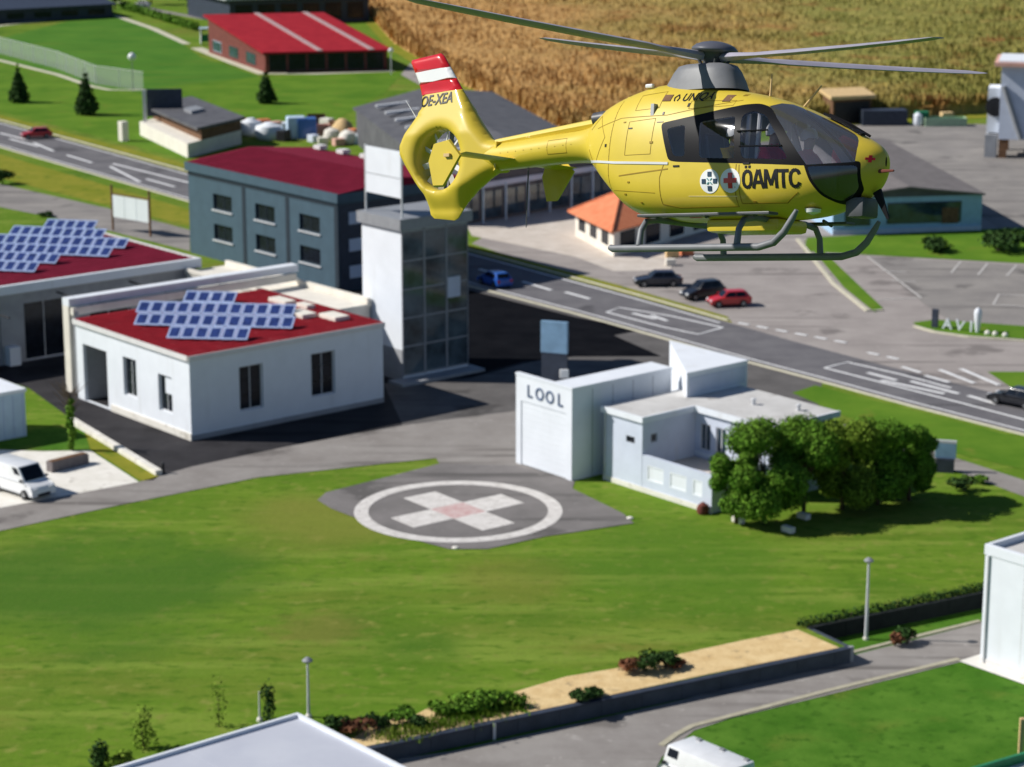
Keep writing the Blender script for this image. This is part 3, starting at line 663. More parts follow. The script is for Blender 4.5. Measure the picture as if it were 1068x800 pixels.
# ------------------------------------------------------------------ red roofed building in front and connected halls
opsR = [(4.3, 1.5, 6.4, 4.9), (10.8, 1.5, 13.0, 4.9)]
opsL = [(1.0, .05, 4.6, 4.6), (7.0, 1.7, 8.9, 4.7), (12.0, 1.5, 13.9, 4.3)]
rb = building('workshop', (200, 460), 16.4, 17.6, 6.2, 'white walled workshop with flat bright red roof and a small solar array', m_white, m_redroof, opsL=opsL, opsR=opsR, rt=.2, over=.12, fm=m_lgrey, pm=m_gl, depth=.3, rowsL=3, rowsR=3)
w0 = [o for o in rb.children if o.name.startswith('window')][0]
for c_ in list(w0.children): bpy.data.objects.remove(c_)
bpy.data.objects.remove(w0)
MB().box((-15.40, 3.0, .02), (-11.80, 3.1, 4.65)).build('passage_back', m_black, rb)
q = MB(); q.box((-15.5, .31, .0), (-15.41, 3.0, 4.7)); q.box((-11.79, .31, .0), (-11.7, 3.0, 4.7)); q.box((-15.4, .31, 4.61), (-11.8, 3.0, 4.7)); q.build('passage_lining', m_greywall, rb)
seams(rb, 16.4, 17.6, 6.4, m_redroof, 'y', .8, .05)
q = MB(); q.box((-16.55, -.2, 6.02), (.02, -.13, 6.42)); q.box((.13, -.15, 6.02), (.2, 17.7, 6.42)); q.build('roof_edge', m_rtrim, rb)
MB().box((-11.3, -.10, 0), (.06, -.003, .55)).build('plinth', m_conc, rb)
MB().box((.003, 0, 0), (.06, 17.6, .4)).build('plinth', m_greywall, rb)
MB().box((-3.9+.2, .2, 2.9), (-3.9+1.1, .235, 4.15)).build('blind', m_white, rb)
for (x, y, a, b_) in ((-9.5, 13.5, 1.6, 1.2), (-6.0, 14.2, 2.2, 1.4), (-11.0, 15.8, 2.4, 1.1), (-3.6, 15.6, 2.2, 1.4), (-8.3, 16.2, 1.5, .8)):
    MB().box((x-a/2, y-b_/2, 6.38), (x+a/2, y+b_/2, 6.72)).build('skylight', m_cream, rb, bevel=.05)
# portal frame of the canopy
cfp = G(77, 408); pf = empty('canopy_frame', (cfp.x, cfp.y, 0), R(-50), 'white L-shaped canopy frame spanning between the workshop and the vehicle hall', 'canopy')
MB().box((-.45, -.4, 0), (.45, .4, 7.0)).build('column', m_cream, pf)
MB().box((.75, -.2, 0), (1.05, .15, 6.6)).build('column', m_grey, pf)
MB().box((-.45, -.4, 7.0), (.55, 21.5, 7.6)).build('beam', m_white, pf)
MB().box((.62, -.3, 6.35), (1.0, 21.0, 6.95)).build('inner_beam', m_cream, pf)
# connecting hall (cream flat roof, between workshop and office block)
p = G(405, 350, 5.0)
ch = building('link_hall', None, 21.0, 4.2, 5.6, 'cream link hall with a long flat roof between office block and workshop', m_cream, m_cream, rt=.2, over=.1, loc=rb.matrix_world @ Vector((0, 0, 0)))
ch.location = rb.location + E2 * 18.4 - E1 * 8.4; ch.location.z = 0
MB().box((-20.9, -.2, 5.82), (0.1, .15, 6.1)).build('parapet', m_cream, ch); MB().box((-20.9, 3.9, 5.82), (0.1, 4.25, 6.3)).build('parapet', m_cream, ch)
# vehicle hall (left)
vl = G(205, 268, 6.8) - E2 * 34
dops = [(4.6 + 6.2*i, .05, 8.6 + 6.2*i, 5.0) for i in range(4)]
vh = building('vehicle_hall', None, 17.0, 34.0, 6.4, 'grey vehicle hall with a maroon roof, white fascia and the large solar array', m_greywall, m_maroon, rt=.2, loc=Vector((vl.x, vl.y, 0)), opsR=dops, colsR=2, fm=m_lgrey, depth=.4)
MB().box((.02, -.2, 6.0), (.45, 34.2, 6.75)).build('fascia', m_white, vh)
MB().box((-17, 34.02, 5.8), (.3, 34.3, 6.7)).build('fascia', m_rtrim, vh)
seams(vh, 17.0, 34.0, 6.6, m_maroon, 'y', .9, .05)
for y in (9.4, 15.6, 21.8, 28.0):
    MB().box((.05, y-.55, .05), (.9, y+.45, 1.6)).build('white_barrier', m_white, vh) if y in (15.6, 28.0) else MB().box((.03, y-.5, 4.4), (.2, y-.1, 5.0)).build('wall_lamp', m_pwhite, vh)
q = MB()
for y in (12, 20, 27): q.tube([(.3, y, 5.6), (6, y+.5, 5.4)], .09)
q.build('bracket', m_black, vh)

# solar arrays
pm_ = MB(); pm_.box((-.56, -.80, 0), (.56, .80, .05)); pm_.mi = 1; pm_.box((-.40, -.60, .05), (.40, .60, .062)); panel0 = pm_.build('solar_panel', [m_cellframe, m_cell])
panel_mesh = panel0.data; bpy.data.objects.remove(panel0)
def array(label, z, rows, tilt=22):
    a0 = G(rows[0][0], rows[0][1], z); r_ = empty('solar_array', a0, 0, label, 'solar panels')
    for (x0, y0, x1, y1, n) in rows:
        A, B = G(x0, y0, z), G(x1, y1, z); d = (B - A); ang = math.atan2(d.y, d.x); sp = d.length / n; d.normalize(); nn = Vector((-d.y, d.x, 0))
        for i in range(n):
            o = bpy.data.objects.new('solar_panel', panel_mesh); COL.objects.link(o); o.parent = r_
            o.scale = (sp * .95 / 1.12, 1.0, 1); o.rotation_euler = (R(tilt), R(random.uniform(-1.2, 1.2)), ang)
            o.location = A + d * sp * (i + .5) + nn * .74 + Vector((0, 0, .38)) - a0
        for i in range(0, n + 1, 2):
            pp = A + d * sp * min(i, n-.1) + nn*1.3 - a0
            pass
    return r_
array('small array of tilted blue solar panels on the bright red workshop roof', 6.45, [(190, 316, 244, 317.5, 4), (141, 327, 306, 331, 12), (139, 340, 305, 344, 12), (173, 354, 258, 356, 6)])
array('large array of blue solar panels on the maroon vehicle hall roof at the left edge', 6.65, [(44, 239, 97, 241, 5), (8, 246, 106, 250, 9), (-66, 253, 130, 260, 17), (-66, 262, 113, 269, 16), (-66, 271, 58, 276, 11), (-66, 281, 36, 285, 9)])

# ------------------------------------------------------------------ other buildings
# small white-blue shed at the left edge
sp_ = G(28, 455) - E2 * 9
sh = building('garden_shed', None, 4.5, 9.0, 3.4, 'pale blue shed with a flat white roof, cut by the left edge', m_shedblue, m_white, rt=.25, over=.1, loc=Vector((sp_.x, sp_.y, 0)))
q = MB()
for i in range(1, 12): q.box((.0, i*.8-.015, .05), (.02, i*.8+.015, 3.3))
q.build('panel_joint', m_cellframe, sh)
# grey roof building bottom
c0 = G(310, 748, 4.6); c1 = G(135, 793, 4.6); dl = (c1 - c0).normalized(); 
gp = c0 + E1 * 26
gb = building('pale_roof_hall', None, 26.0, 18.0, 4.6 - LOW - .15, 'large pale grey flat roof hall at the bottom edge', m_white, m_lightroof, base=LOW, loc=Vector((gp.x, gp.y, LOW)) - E2 * 18, over=.0, rt=.15, trimm=m_rtrim)
MB().box((-26.12, -.1, 5.1), (-25.95, 18.1, 5.62)).build('roof_edge', m_white, gb); MB().box((-25.94, 17.95, 5.1), (.1, 18.12, 5.62)).build('roof_edge', m_white, gb)
seams(gb, 26.0, 18.0, 5.45, m_lightroof, 'x', 6.0, .006)
# white building right edge
c0 = G(1022, 690, LOW)
wb = building('white_hall', None, 16.0, 9.0, 6.4, 'bare white hall with a flat roof behind the lower road at the right edge', m_white, m_roofgrey, loc=Vector((c0.x, c0.y, LOW)) + E1 * 16, rt=.12, over=.02, parapet=.35, base=LOW, trimm=m_white)
wb.location.z = LOW
MB().tube([(-15.7, -.08, .1), (-15.7, -.08, 6.3)], .06).build('downpipe', m_lgrey, wb)
MB().box((-16.0, -.05, .0), (0, -.003, .3)).build('plinth', m_rtrim, wb)
q = MB()
for i in range(1, 6): q.box((-16+i*2.7-.01, -.012, .3), (-16+i*2.7+.01, -.003, 6.3))
q.build('panel_joint', m_rtrim, wb)

def quadbld(name, L, C, Rr, hgt, label, wm, base=0.0, px=True, cat='building'):
    """footprint from three ground points; returns root and local corners C,R,B,L"""
    L, C, Rr = [G(*p, base) for p in (L, C, Rr)]; B = L + Rr - C
    b = empty(name, (C.x, C.y, base), 0, label, cat)
    P = [Vector((p.x - C.x, p.y - C.y, 0)) for p in (C, Rr, B, L)]
    MB().prism(P, 0, hgt).build('wall', wm, b); return b, P
def up(p, z): return Vector((p.x, p.y, z))
def grow(P, d):
    c = sum(P, Vector()) / 4; return [p + (p - c).normalized() * d for p in P]
def wallwin(b, A, B, t0, t1, z0, z1, m=None, name='window', pane=None, proud=.04):
    d = B - A; u = d.normalized(); n = Vector((u.y, -u.x, 0)); c = A + d*(t0+t1)/2; hw = d.length*(t1-t0)/2
    o = MB().obox(up(c, (z0+z1)/2) + n*proud*.5, u, n, Z, hw, proud, (z1-z0)/2).build(name, m or m_joint, b)
    if pane: MB().obox(up(c, (z0+z1)/2) + n*proud*1.55, u, n, Z, hw-.08, .012, (z1-z0)/2-.08).build('pane', pane, o)
    return o
def gable(b, P, ze, zr, m, over=.4, th=.15, name='roof', axis=0):
    """axis 0: ridge runs from mid C-L edge... to mid R-B"""
    Q = grow(P, over); C, Rr, B, L = Q
    if axis == 0: a, d = (C + L)/2, (Rr + B)/2; s = [(C, Rr, d, a), (L, a, d, B)]
    else: a, d = (C + Rr)/2, (L + B)/2; s = [(C, a, d, L), (Rr, B, d, a)]
    mb = MB()
    def hz(p): return zr if (p is a or p is d) else ze
    for f in s:
        t = [up(p, hz(p)+th) for p in f]; u_ = [up(p, hz(p)) for p in f]
        mb.hexa(u_ + t)
    o = mb.build(name, m, b)
    P2 = P; cc = sum(P2, Vector())/4
    for e in (((P2[0], P2[3]), (P2[1], P2[2])) if axis == 0 else ((P2[0], P2[1]), (P2[3], P2[2]))):
        md = (e[0]+e[1])/2; iv = (cc-md).normalized()*.2; g = MB(); T = [up(e[0], ze), up(e[1], ze), up(md, zr-.05)]; k = len(g.v)
        g.v += T + [p+iv for p in T]; g.f += [[0, 1, 2], [5, 4, 3], [0, 3, 4, 1], [1, 4, 5, 2], [2, 5, 3, 0]]; g.m += [0]*5
        g.build('gable', b.children[0].data.materials[0], b)
    return o

# orange roofed house
ob, P = quadbld('orange_roof_house', (600, 246), (640, 268), (745, 238), 2.9, 'small house with an orange hipped tile roof behind the skids', m_cream)
Q = grow(P, .9); cL = (Q[0]+Q[3])/2; cR = (Q[1]+Q[2])/2; r0 = cL + (cR-cL)*.28; r1 = cL + (cR-cL)*.72
q = MB(); e = 2.75; rz = 5.3
for f in ((Q[0], Q[1], r1, r0), (Q[2], Q[3], r0, r1)): q.face([up(p, rz if (p is r0 or p is r1) else e) for p in f])
for f in ((Q[3], Q[0], r0), (Q[1], Q[2], r1)): q.face([up(p, rz if (p is r0 or p is r1) else e) for p in f])
q.face([up(p, e-.12) for p in Q]); 
for i in range(4): q.face([up(Q[i], e-.12), up(Q[(i+1) % 4], e-.12), up(Q[(i+1) % 4], e), up(Q[i], e)])
rf = q.build('roof', m_orange, ob)
q = MB(); q.tube([up(r0, rz+.03), up(r1, rz+.03)], .12, 6)
for a, b_ in ((Q[0], r0), (Q[3], r0), (Q[1], r1), (Q[2], r1)): q.tube([up(a, e+.04), up(b_, rz+.03)], .11, 6)
q.build('ridge_tile', m_orange, rf)
for i in range(3): wallwin(ob, P[3], P[0], .1+.3*i, .26+.3*i, .9, 2.3, pane=m_gl)
for i in range(4): wallwin(ob, P[0], P[1], .06+.24*i, .20+.24*i, .4, 2.4, pane=m_gl)
# light blue house
lbh, P = quadbld('light_blue_house', (862, 232), (866, 247), (1024, 241), 4.0, 'light blue house with a wide dark shopfront window and a brown-grey gable roof', m_housesky)
for o in list(lbh.children): bpy.data.objects.remove(o)
C_, R_ = G(868, 245), G(1023, 240); bdir = (G(905, 132, 4) - G(1026, 197, 4)); L_ = C_ + bdir*.8; B_ = R_ + bdir*.8
P = [Vector((p.x - lbh.location.x, p.y - lbh.location.y, 0)) for p in (C_, R_, B_, L_)]
MB().prism(P, 0, 3.9).build('wall', m_housesky, lbh)
gable(lbh, P, 3.9, 4.9, m_roofdark, .5, .2, axis=1)
[o for o in lbh.children if o.name.startswith('roof')][0].data.materials[0] = mat('brown_grey_roof', (.15, .135, .13), .8, col2=(.20, .18, .175), scale=.8)
wallwin(lbh, P[0], P[1], .36, .86, 1.0, 3.3, m_navy, pane=m_glb); wallwin(lbh, P[0], P[1], .08, .25, .9, 2.9, m_navy, pane=m_glb)
wallwin(lbh, P[0], P[1], .73, .84, .9, 2.6, m_wood, 'shop_display', proud=.07)
MB().obox(up((P[0]+P[1])/2, .25) + Vector((0, -.1, 0)), (P[1]-P[0]).normalized(), Y, Z, (P[1]-P[0]).length/2, .12, .25).build('plinth', m_lilac, lbh)
# long dark hall behind the tail
dh, P = quadbld('long_dark_hall', (372, 150), (474, 236), (640, 208), 4.6, 'long hall with a dark grey roof and dark glazed front below the helicopter tail', m_roofdark)
gable(dh, P, 4.6, 6.2, m_roofdark, .8, .25, axis=1)
for i in range(7): wallwin(dh, P[0], P[1], .02+.14*i, .145+.14*i, .3, 3.4, m_navy, pane=m_glb)
MB().obox(up((P[0]+P[1])/2, 4.1) + (P[0]-P[3]).normalized()*.15, (P[1]-P[0]).normalized(), (P[0]-P[3]).normalized(), Z, (P[1]-P[0]).length/2, .12, .3).build('fascia', m_lilac, dh)
for i in range(8):
    a = P[0] + (P[1]-P[0])*(.02+i*.137) + (P[0]-P[3]).normalized()*1.2; MB().tube([up(a, 0), up(a, 4.3)], .12, 6).build('column', m_shedblue, dh)
q = MB()
for i in range(8):
    t_ = .1+i*.11; A = P[3] + (P[2]-P[3])*.24 + (P[0]-P[3])*t_; 
    q.obox(up(A, 5.75), (P[1]-P[0]).normalized(), (P[0]-P[3]).normalized(), Z, 4.0, .45, .12)
q.build('rooflight', m_lgrey, dh)
# chalet
cb, P = quadbld('red_roof_chalet', (218, 55), (277, 76), (404, 73), 3.4, 'chalet with a bright red pitched roof and a red-brown wall beside the sports pitch', m_redwood)
Q = grow(P, 1.3); q = MB(); zs = [3.3, 3.3, 6.6, 6.6]
q.hexa([up(Q[i], zs[i]) for i in range(4)] + [up(Q[i], zs[i]+.3) for i in range(4)]); rf = q.build('roof', m_brightred, cb)
for t0 in (.42, .82):
    A0, A1 = Q[0].lerp(Q[1], t0), Q[3].lerp(Q[2], t0); d = (Q[1]-Q[0]).normalized()*.9
    MB().hexa([up(A0, 3.62), up(A0+d, 3.62), up(A1+d, 6.92), up(A1, 6.92), up(A0, 3.75), up(A0+d, 3.75), up(A1+d, 7.05), up(A1, 7.05)]).build('roof_strip', m_rstrip, rf)
q = MB(); 
for e in ((P[0], P[3]), (P[1], P[2])): q.face([up(e[0], 3.35), up(e[1], 3.35), up(e[1], 6.5)])
q.face([up(P[2], 3.3), up(P[3], 3.3), up(P[3], 6.5), up(P[2], 6.5)])
q.build('gable', m_redwood, cb)
for i in range(6): wallwin(cb, P[0], P[1], .03+.16*i, .17+.16*i, .2, 3.2, m_navy, pane=m_gl)
for i in range(3): wallwin(cb, P[3], P[0], .08+.3*i, .24+.3*i, .7, 2.6, m_joint if i else m_shedblue, pane=m_glb)
pg = empty('climbing_frame', G(210, 47), R(10), 'pale climbing frame with red and teal panels at the left end of the chalet', 'playground')
for x, y in ((0, 0), (2.2, 0), (4.4, 0), (0, 2), (2.2, 2), (4.4, 2)): MB().tube([(x, y, 0), (x, y, 3.0)], .12, 6).build('post', m_lgrey, pg)
MB().box((.1, -.08, .6), (2.1, .08, 2.0)).build('panel', m_skip, pg); MB().box((2.3, -.08, .2), (4.3, .08, 2.6)).build('panel', m_pred, pg); MB().box((-.2, -.2, 3.0), (2.4, 2.2, 3.15)).build('roof', m_shedblue, pg); MB().box((-.1, .2, .3), (.1, 1.8, 1.8)).build('panel', m_white, pg)
hb, P = quadbld('clubhouse', (196, 16), (240, 27), (385, 22), 5.2, 'wide clubhouse with a flat grey-green roof behind the red roof chalet', m_navy)
Q = grow(P, 1.5); MB().prism(Q, 5.2, 5.6).build('roof', m_green_roof, hb)
for i in range(6): wallwin(hb, P[0], P[1], .04+.16*i, .16+.16*i, .8, 4.2, m_black, pane=m_gl)
nb, P = quadbld('navy_roof_hall', (-120, 14), (-60, 28), (118, 18), 2.6, 'low hall with a dark navy roof at the top left corner', m_navy)
gable(nb, P, 2.6, 4.6, m_navy, 1.0, .3)
for i in range(6): wallwin(nb, P[0], P[1], .05+.16*i, .15+.16*i, .8, 2.0, m_black, pane=m_gl)
# dark roofed hut with white wall and notice screen
hu, P = quadbld('roadside_hut', (146, 141), (196, 165), (252, 150), 1.9, 'low hut with a dark flat roof and a long cream wall by the road', m_cream)
p4 = [P[0].lerp(P[3], .02), P[1], P[2], P[3]]
MB().prism([P[0].lerp(P[1], .25)+(P[0]-P[3])*.0, P[1]*1.0, P[2], P[3].lerp(P[2], .25)], 1.9, 3.4).build('upper_wall', m_wood, hu)
q = MB(); Q = grow([P[0].lerp(P[1], .18), P[1], P[2], P[3].lerp(P[2], .18)], .8); q.prism(Q, 3.4, 3.75); q.build('roof', m_roofdark, hu)
q = MB(); c_ = sum(Q, Vector())/4; q.obox(up(c_, 3.95), (Q[1]-Q[0]).normalized(), (Q[3]-Q[0]).normalized(), Z, 1.6, 1.8, .2); q.build('roof_box', m_lgrey if False else m_grey, hu)
p = G(152, 141); sc = empty('dark_screen', (p.x, p.y, 0), R(8), 'big dark screen on a pale post beside the dark roofed hut', 'sign')
MB().box((-.25, -.2, 0), (.25, .2, 6.3)).build('post', m_lgrey, sc); MB().box((.3, -.15, 2.6), (5.2, .15, 6.4)).build('screen', m_navy, sc, bevel=.05)
MB().box((5.0, -.12, 0), (5.2, .12, 2.6)).build('post', m_black, sc)
p = G(129, 147); o = MB().box((-.55, -.5, 0), (.55, .5, 2.7)).build('white_pillar', m_cream, bevel=.05); o.location = (p.x, p.y, 0); o.rotation_euler.z = R(-50)
tag(o, 'short cream pillar standing on the grass left of the roadside hut', 'pillar')
# info board
A = G(118, 240); B = G(157, 247); d = (B - A); ib = empty('notice_board', A, math.atan2(d.y, d.x), 'white three panel notice board on two dark posts by the footpath', 'notice board')
Lb = d.length
for x in (0, Lb): MB().box((x-.09, -.09, 0), (x+.09, .09, 5.0)).build('post', m_wood, ib)
for i in range(3): MB().box((.15 + i*(Lb-.3)/3 + .04, -.05, 1.5), (.15 + (i+1)*(Lb-.3)/3 - .04, .05, 3.9)).build('panel', m_white, ib)
MB().box((.09, -.04, 4.0), (Lb-.09, .04, 4.12)).build('rail', m_wood, ib)
# tall white plant on pillars at the right edge
p = G(1040, 165); tp = empty('white_silo_building', (p.x, p.y, 0), R(-14), 'tall white building on brown pillars with a salmon roof edge at the right edge', 'building')
for (x, y) in ((.6, .6), (4.2, .6), (8.5, .6), (12, .6), (.6, 8), (4.2, 8), (12, 8)): MB().box((x-.5, y-.5, 0), (x+.5, y+.5, 2.6)).build('pillar', m_wood, tp)
MB().prism([(0, 0), (14, 0), (14, 9), (0, 9)], 2.5, 12).build('wall', m_shedblue if False else m_lilac, tp)
q = MB(); q.box((-.9, -.8, 12), (14.5, 9.5, 12.5)); q.build('roof', m_salmon, tp)
MB().box((-.4, -.3, 12.5), (14, 9, 12.7)).build('roof_top', m_white, tp)
MB().tube([(.4, -.25, 9.4), (2.9, -.25, 2.6)], .35, 8).build('chute', m_grey, tp)
MB().prism([(-1.6, 1), (0, 1), (0, 5), (-1.6, 5)], 3.2, 9.0).build('side_tower', m_white, tp)
o = MB().lathe([(1.25, 0), (1.25, .5), (.6, .55)], n=18).build('fan_housing', m_black, tp); o.rotation_euler = (math.pi/2, 0, 0); o.location = (-.6, .9, 6.6)
MB().box((-1.7, .2, 0), (-.2, 2.4, 3.0)).build('base_unit', m_greywall, tp)
# sheds and goods along the field edge
ts, P = quadbld('tan_lean_to', (858, 122), (868, 130), (908, 128), 3.6, 'open tan roofed lean-to with dark front against the maize field', m_wood)
MB().prism(grow(P, .8), 3.6, 4.1).build('roof', m_tan, ts)
wallwin(ts, P[0], P[1], .05, .95, .2, 3.2, m_black, 'opening')

def prop(name, px, m, label, cat, size, rot=0, kind='box', group=None, base=0.0, bevel=.06, bumpn=0):
    p = G(*px, base); a, b, c = size; q = MB()
    if kind == 'box': q.box((-a/2, -b/2, 0), (a/2, b/2, c))
    elif kind == 'bag':
        q.lathe([(a*.42, 0), (a*.52, c*.15), (a*.55, c*.45), (a*.45, c*.8), (a*.22, c*.93), (a*.16, c)], n=12)
    elif kind == 'heap':
        q.lathe([(a*.5, 0), (a*.42, c*.3), (a*.3, c*.65), (a*.12, c*.95), (.02, c)], n=14)
    o = q.build(name, m, None, smooth='angle' if kind != 'box' else False, bevel=bevel if kind == 'box' else 0)
    rr = random.Random(hash(label) & 255)
    if kind != 'box':
        for v in o.data.vertices: v.co.x *= 1 + rr.uniform(-.12, .12); v.co.y *= 1 + rr.uniform(-.12, .12)
    o.location = (p.x, p.y, base); o.rotation_euler.z = rot
    return tag(o, label, cat, group)
def crate(px, m, label, size, lidm=None, rot=0, cat='crate', base=0.0, group=None):
    p = G(*px, base); a, b, c = size; r_ = empty('crate', (p.x, p.y, base), rot, label, cat, group); q = MB(); t = .07
    q.box((-a/2, -b/2, 0), (a/2, b/2, t)); q.box((-a/2, -b/2, t), (-a/2+t, b/2, c)); q.box((a/2-t, -b/2, t), (a/2, b/2, c)); q.box((-a/2+t, -b/2, t), (a/2-t, -b/2+t, c)); q.box((-a/2+t, b/2-t, t), (a/2-t, b/2, c))
    q.build('body', m, r_); q = MB()
    for z in (.2, .55, .85): q.box((-a/2-.03, -b/2-.03, c*z), (a/2+.03, -b/2-.001, c*z+.08))
    q.build('batten', lidm or m, r_); return r_
prop('white_tent_bag', (262, 141), m_white, 'leftmost white bulk bag in the row of goods behind the maroon roof', 'bulk bag', (3.0, 3, 2.4), 0, 'bag')
prop('white_tent_bag', (281, 145), m_white, 'widest white bulk bag in the row of goods behind the maroon roof', 'bulk bag', (3.6, 3, 2.3), 0, 'bag')
prop('pallet_stack', (275, 133), m_orange, 'small orange pallet stack behind the widest white bulk bag', 'pallet stack', (1.8, 1.4, 1.2), .4)
prop('pale_blue_tank', (309, 144), m_shedblue, 'pale blue tank left of the royal blue container', 'tank', (2.6, 2.2, 3.0), .2, bevel=.25)
prop('royal_blue_container', (320, 144), m_pblue, 'royal blue container in the goods yard behind the office block', 'container', (2.6, 2.2, 2.8), .2)
prop('green_bin', (305, 131), m_skip, 'green bin at the edge of the lawn behind the pale blue tank', 'bin', (1.8, 1.2, 1.4), .1)
crate((336, 141), m_salmon, 'salmon crate right of the royal blue container', (2.2, 1.6, 1.5), rot=.3)
prop('cream_sack', (346, 146), m_cream, 'cream sack beside the salmon crate', 'sack', (2.2, 2, 1.7), 0, 'bag')
prop('sand_heap', (357, 138), m_tan, 'tan sand heap at the right end of the goods yard', 'heap', (4, 4, 2), 0, 'heap')
prop('cream_sack', (363, 150), m_conc, 'grey-white sack in front of the tan sand heap', 'sack', (2.4, 2, 1.9), 0, 'bag')
crate((330, 131), m_wood, 'dark brown crate behind the royal blue container', (2.6, 1.8, 1.6), rot=.1)
GOODS = [((257, 133), m_pred, 'small red barrel left of the orange pallet stack', (1.0, 1.0, 1.3)), ((268, 136), m_cream, 'cream box between the leftmost bag and the pallet stack', (1.5, 1.2, 1.2)), ((288, 136), m_salmon, 'salmon box behind the widest white bag', (1.8, 1.3, 1.3)), ((296, 147), m_black, 'black box between the widest white bag and the pale blue tank', (1.6, 1.4, 1.5)), ((300, 140), m_white, 'white box left of the pale blue tank', (1.6, 1.5, 1.7)), ((315, 133), m_pblue, 'small royal blue drum behind the royal blue container', (1.0, 1.0, 1.5)),
 ((327, 148), m_lilac, 'lilac box in front of the royal blue container', (1.5, 1.2, 1.0)), ((341, 135), m_conc, 'grey-white box behind the salmon crate', (1.7, 1.4, 1.6)), ((350, 137), m_wood, 'brown box left of the tan sand heap', (1.6, 1.4, 1.5)), ((337, 150), m_cream, 'cream box in front of the salmon crate', (1.4, 1.2, .9)), ((353, 152), m_salmon, 'salmon box in front of the cream sack', (1.5, 1.1, 1.0)), ((369, 143), m_orange, 'orange box right of the tan sand heap', (1.3, 1.2, 1.2)), ((373, 150), m_white, 'white box at the right end of the goods yard', (1.6, 1.5, 1.4))]
for i, (px_, m_, lab_, sz_) in enumerate(GOODS): prop('goods_box', px_, m_, lab_, 'box', sz_, i*.37, bevel=.12, group='boxes in the goods yard')
prop('dark_container', (921, 130), m_navy, 'low dark navy container against the crop edge beside the tan lean-to', 'container', (6.5, 2.6, 2.2), R(2))
prop('green_bin', (961, 130), m_skip, 'green bin between dark container and pale green trough', 'bin', (1.9, 1.5, 1.9), 0)
prop('white_sack', (957, 131), m_white, 'small white sack left of the green bin by the crop edge', 'sack', (1.4, 1.4, 1.9), 0, 'bag')
crate((985, 131), mat('pale_green_paint', (.36, .50, .34), .7), 'pale green trough loaded with tan goods beside the crop', (6.0, 2.2, 1.2), rot=.02, cat='trough')
prop('tan_bale', (987, 129), m_tan, 'tan bale lying in the pale green trough', 'bale', (1.8, 1.3, 1.7), .2, bevel=.2)
crate((701, 268), m_tan, 'tan crate beside the orange roof house, left one', (1.3, 1.0, .9), rot=.1)
crate((716, 266), m_orange, 'orange-brown crate beside the orange roof house, right one', (1.3, 1.0, .9), rot=.2)
prop('white_bale', (699, 277), m_cream, 'small cream bale in front of the two crates by the orange roof house', 'bale', (1.0, .8, .7), .1, bevel=.12)

# advertising letters on the island
al = empty('island_sign', G(983, 343), R(-30), 'leaning white letters and a white post on the grass traffic island', 'sign')
for i, (c, x, tl) in enumerate((('A', 0, 0), ('V', 1.35, .12), ('I', 2.9, .0))):
    text_mesh('letter', c, 1.3, m_white, al, Matrix.Translation((x*.85, 0, .08)) @ Matrix.Rotation(tl, 4, 'Y') @ Matrix.Rotation(math.pi/2, 4, 'X'), .10, 1.0, .02)
MB().lathe([(.15, 0), (.28, .9), (.36, 1.7), (.30, 2.0), (.08, 2.2)], c=(3.2, 0, .06), n=12).build('white_post', m_white, al, smooth='angle')
for x in (4.2, 4.9, 5.8): MB().lathe([(.26, 0), (.24, .2), (.08, .32)], c=(x, -.2, .06), n=8).build('stone', m_conc, al)
MB().box((-1.0, -.15, 0), (-.45, .15, 1.7)).build('dark_panel', m_navy, al)
# right sign near trees
p = G(985, 492); b = empty('street_sign', (p.x, p.y, 0), R(-14), 'blue and white sign board on a dark base at the end of the tree row', 'sign')
MB().box((-.7, -.12, 1.0), (.75, .12, 2.1)).build('sign_panel', m_signblue, b, bevel=.03); MB().box((-.7, -.125, 2.1), (.75, .125, 2.28)).build('sign_header', m_lgrey, b)
MB().box((-.6, -.3, 0), (.65, .3, 1.0)).build('sign_base', m_navy, b)

# ------------------------------------------------------------------ retaining wall
rw = empty('retaining_wall', (wall0.x, wall0.y, LOW), math.atan2(wd_.y, wd_.x), 'long dark retaining wall with a pale cap between sand bed and lower road', 'wall')
Lw = (wallB - wall0).length; x = 0; k = 0
while x < Lw - .1:
    e = min(x + 2.5, Lw); 
    if e > 45:
        MB().box((x+.012, -.30, 0), (e-.012, .02, -LOW-.06)).build('wall_panel', m_wallp, rw); MB().box((x+.006, -.36, -LOW-.06), (e-.006, .06, -LOW+.05)).build('cap', m_navy, rw)
    x = e
MB().box((.0, -.33, 0), (46, .02, -LOW-.02)).build('wall_panel', m_wallp, rw)
MB().box((Lw, -.2, 0), (Lw+.3, .02, -LOW+.05)).build('end_post', m_greywall, rw)
MB().box((66, -.42, .0), (66.15, -.37, -LOW+.02)).build('downpipe', m_lgrey, rw)
d2 = (backC - wallB); rb2 = empty('retaining_wall', (wallB.x, wallB.y, LOW), math.atan2(d2.y, d2.x), 'short return of the retaining wall at the right end of the sand bed', 'wall')
MB().box((0, -.2, 0), (d2.length, .05, -LOW+.03)).build('wall_panel', m_wallp, rb2)
d3 = wd_; ang3 = math.atan2(d3.y, d3.x)
rb3 = empty('hedge_bank_wall', (backC.x, backC.y, LOW), ang3, 'set back dark retaining wall topped by a low dark hedge, behind the light pole', 'wall')
for i in range(13): MB().box((i*2.5+.01, -.28, 0), (i*2.5+2.49, .02, -LOW+.1)).build('wall_panel', m_wallp2, rb3)

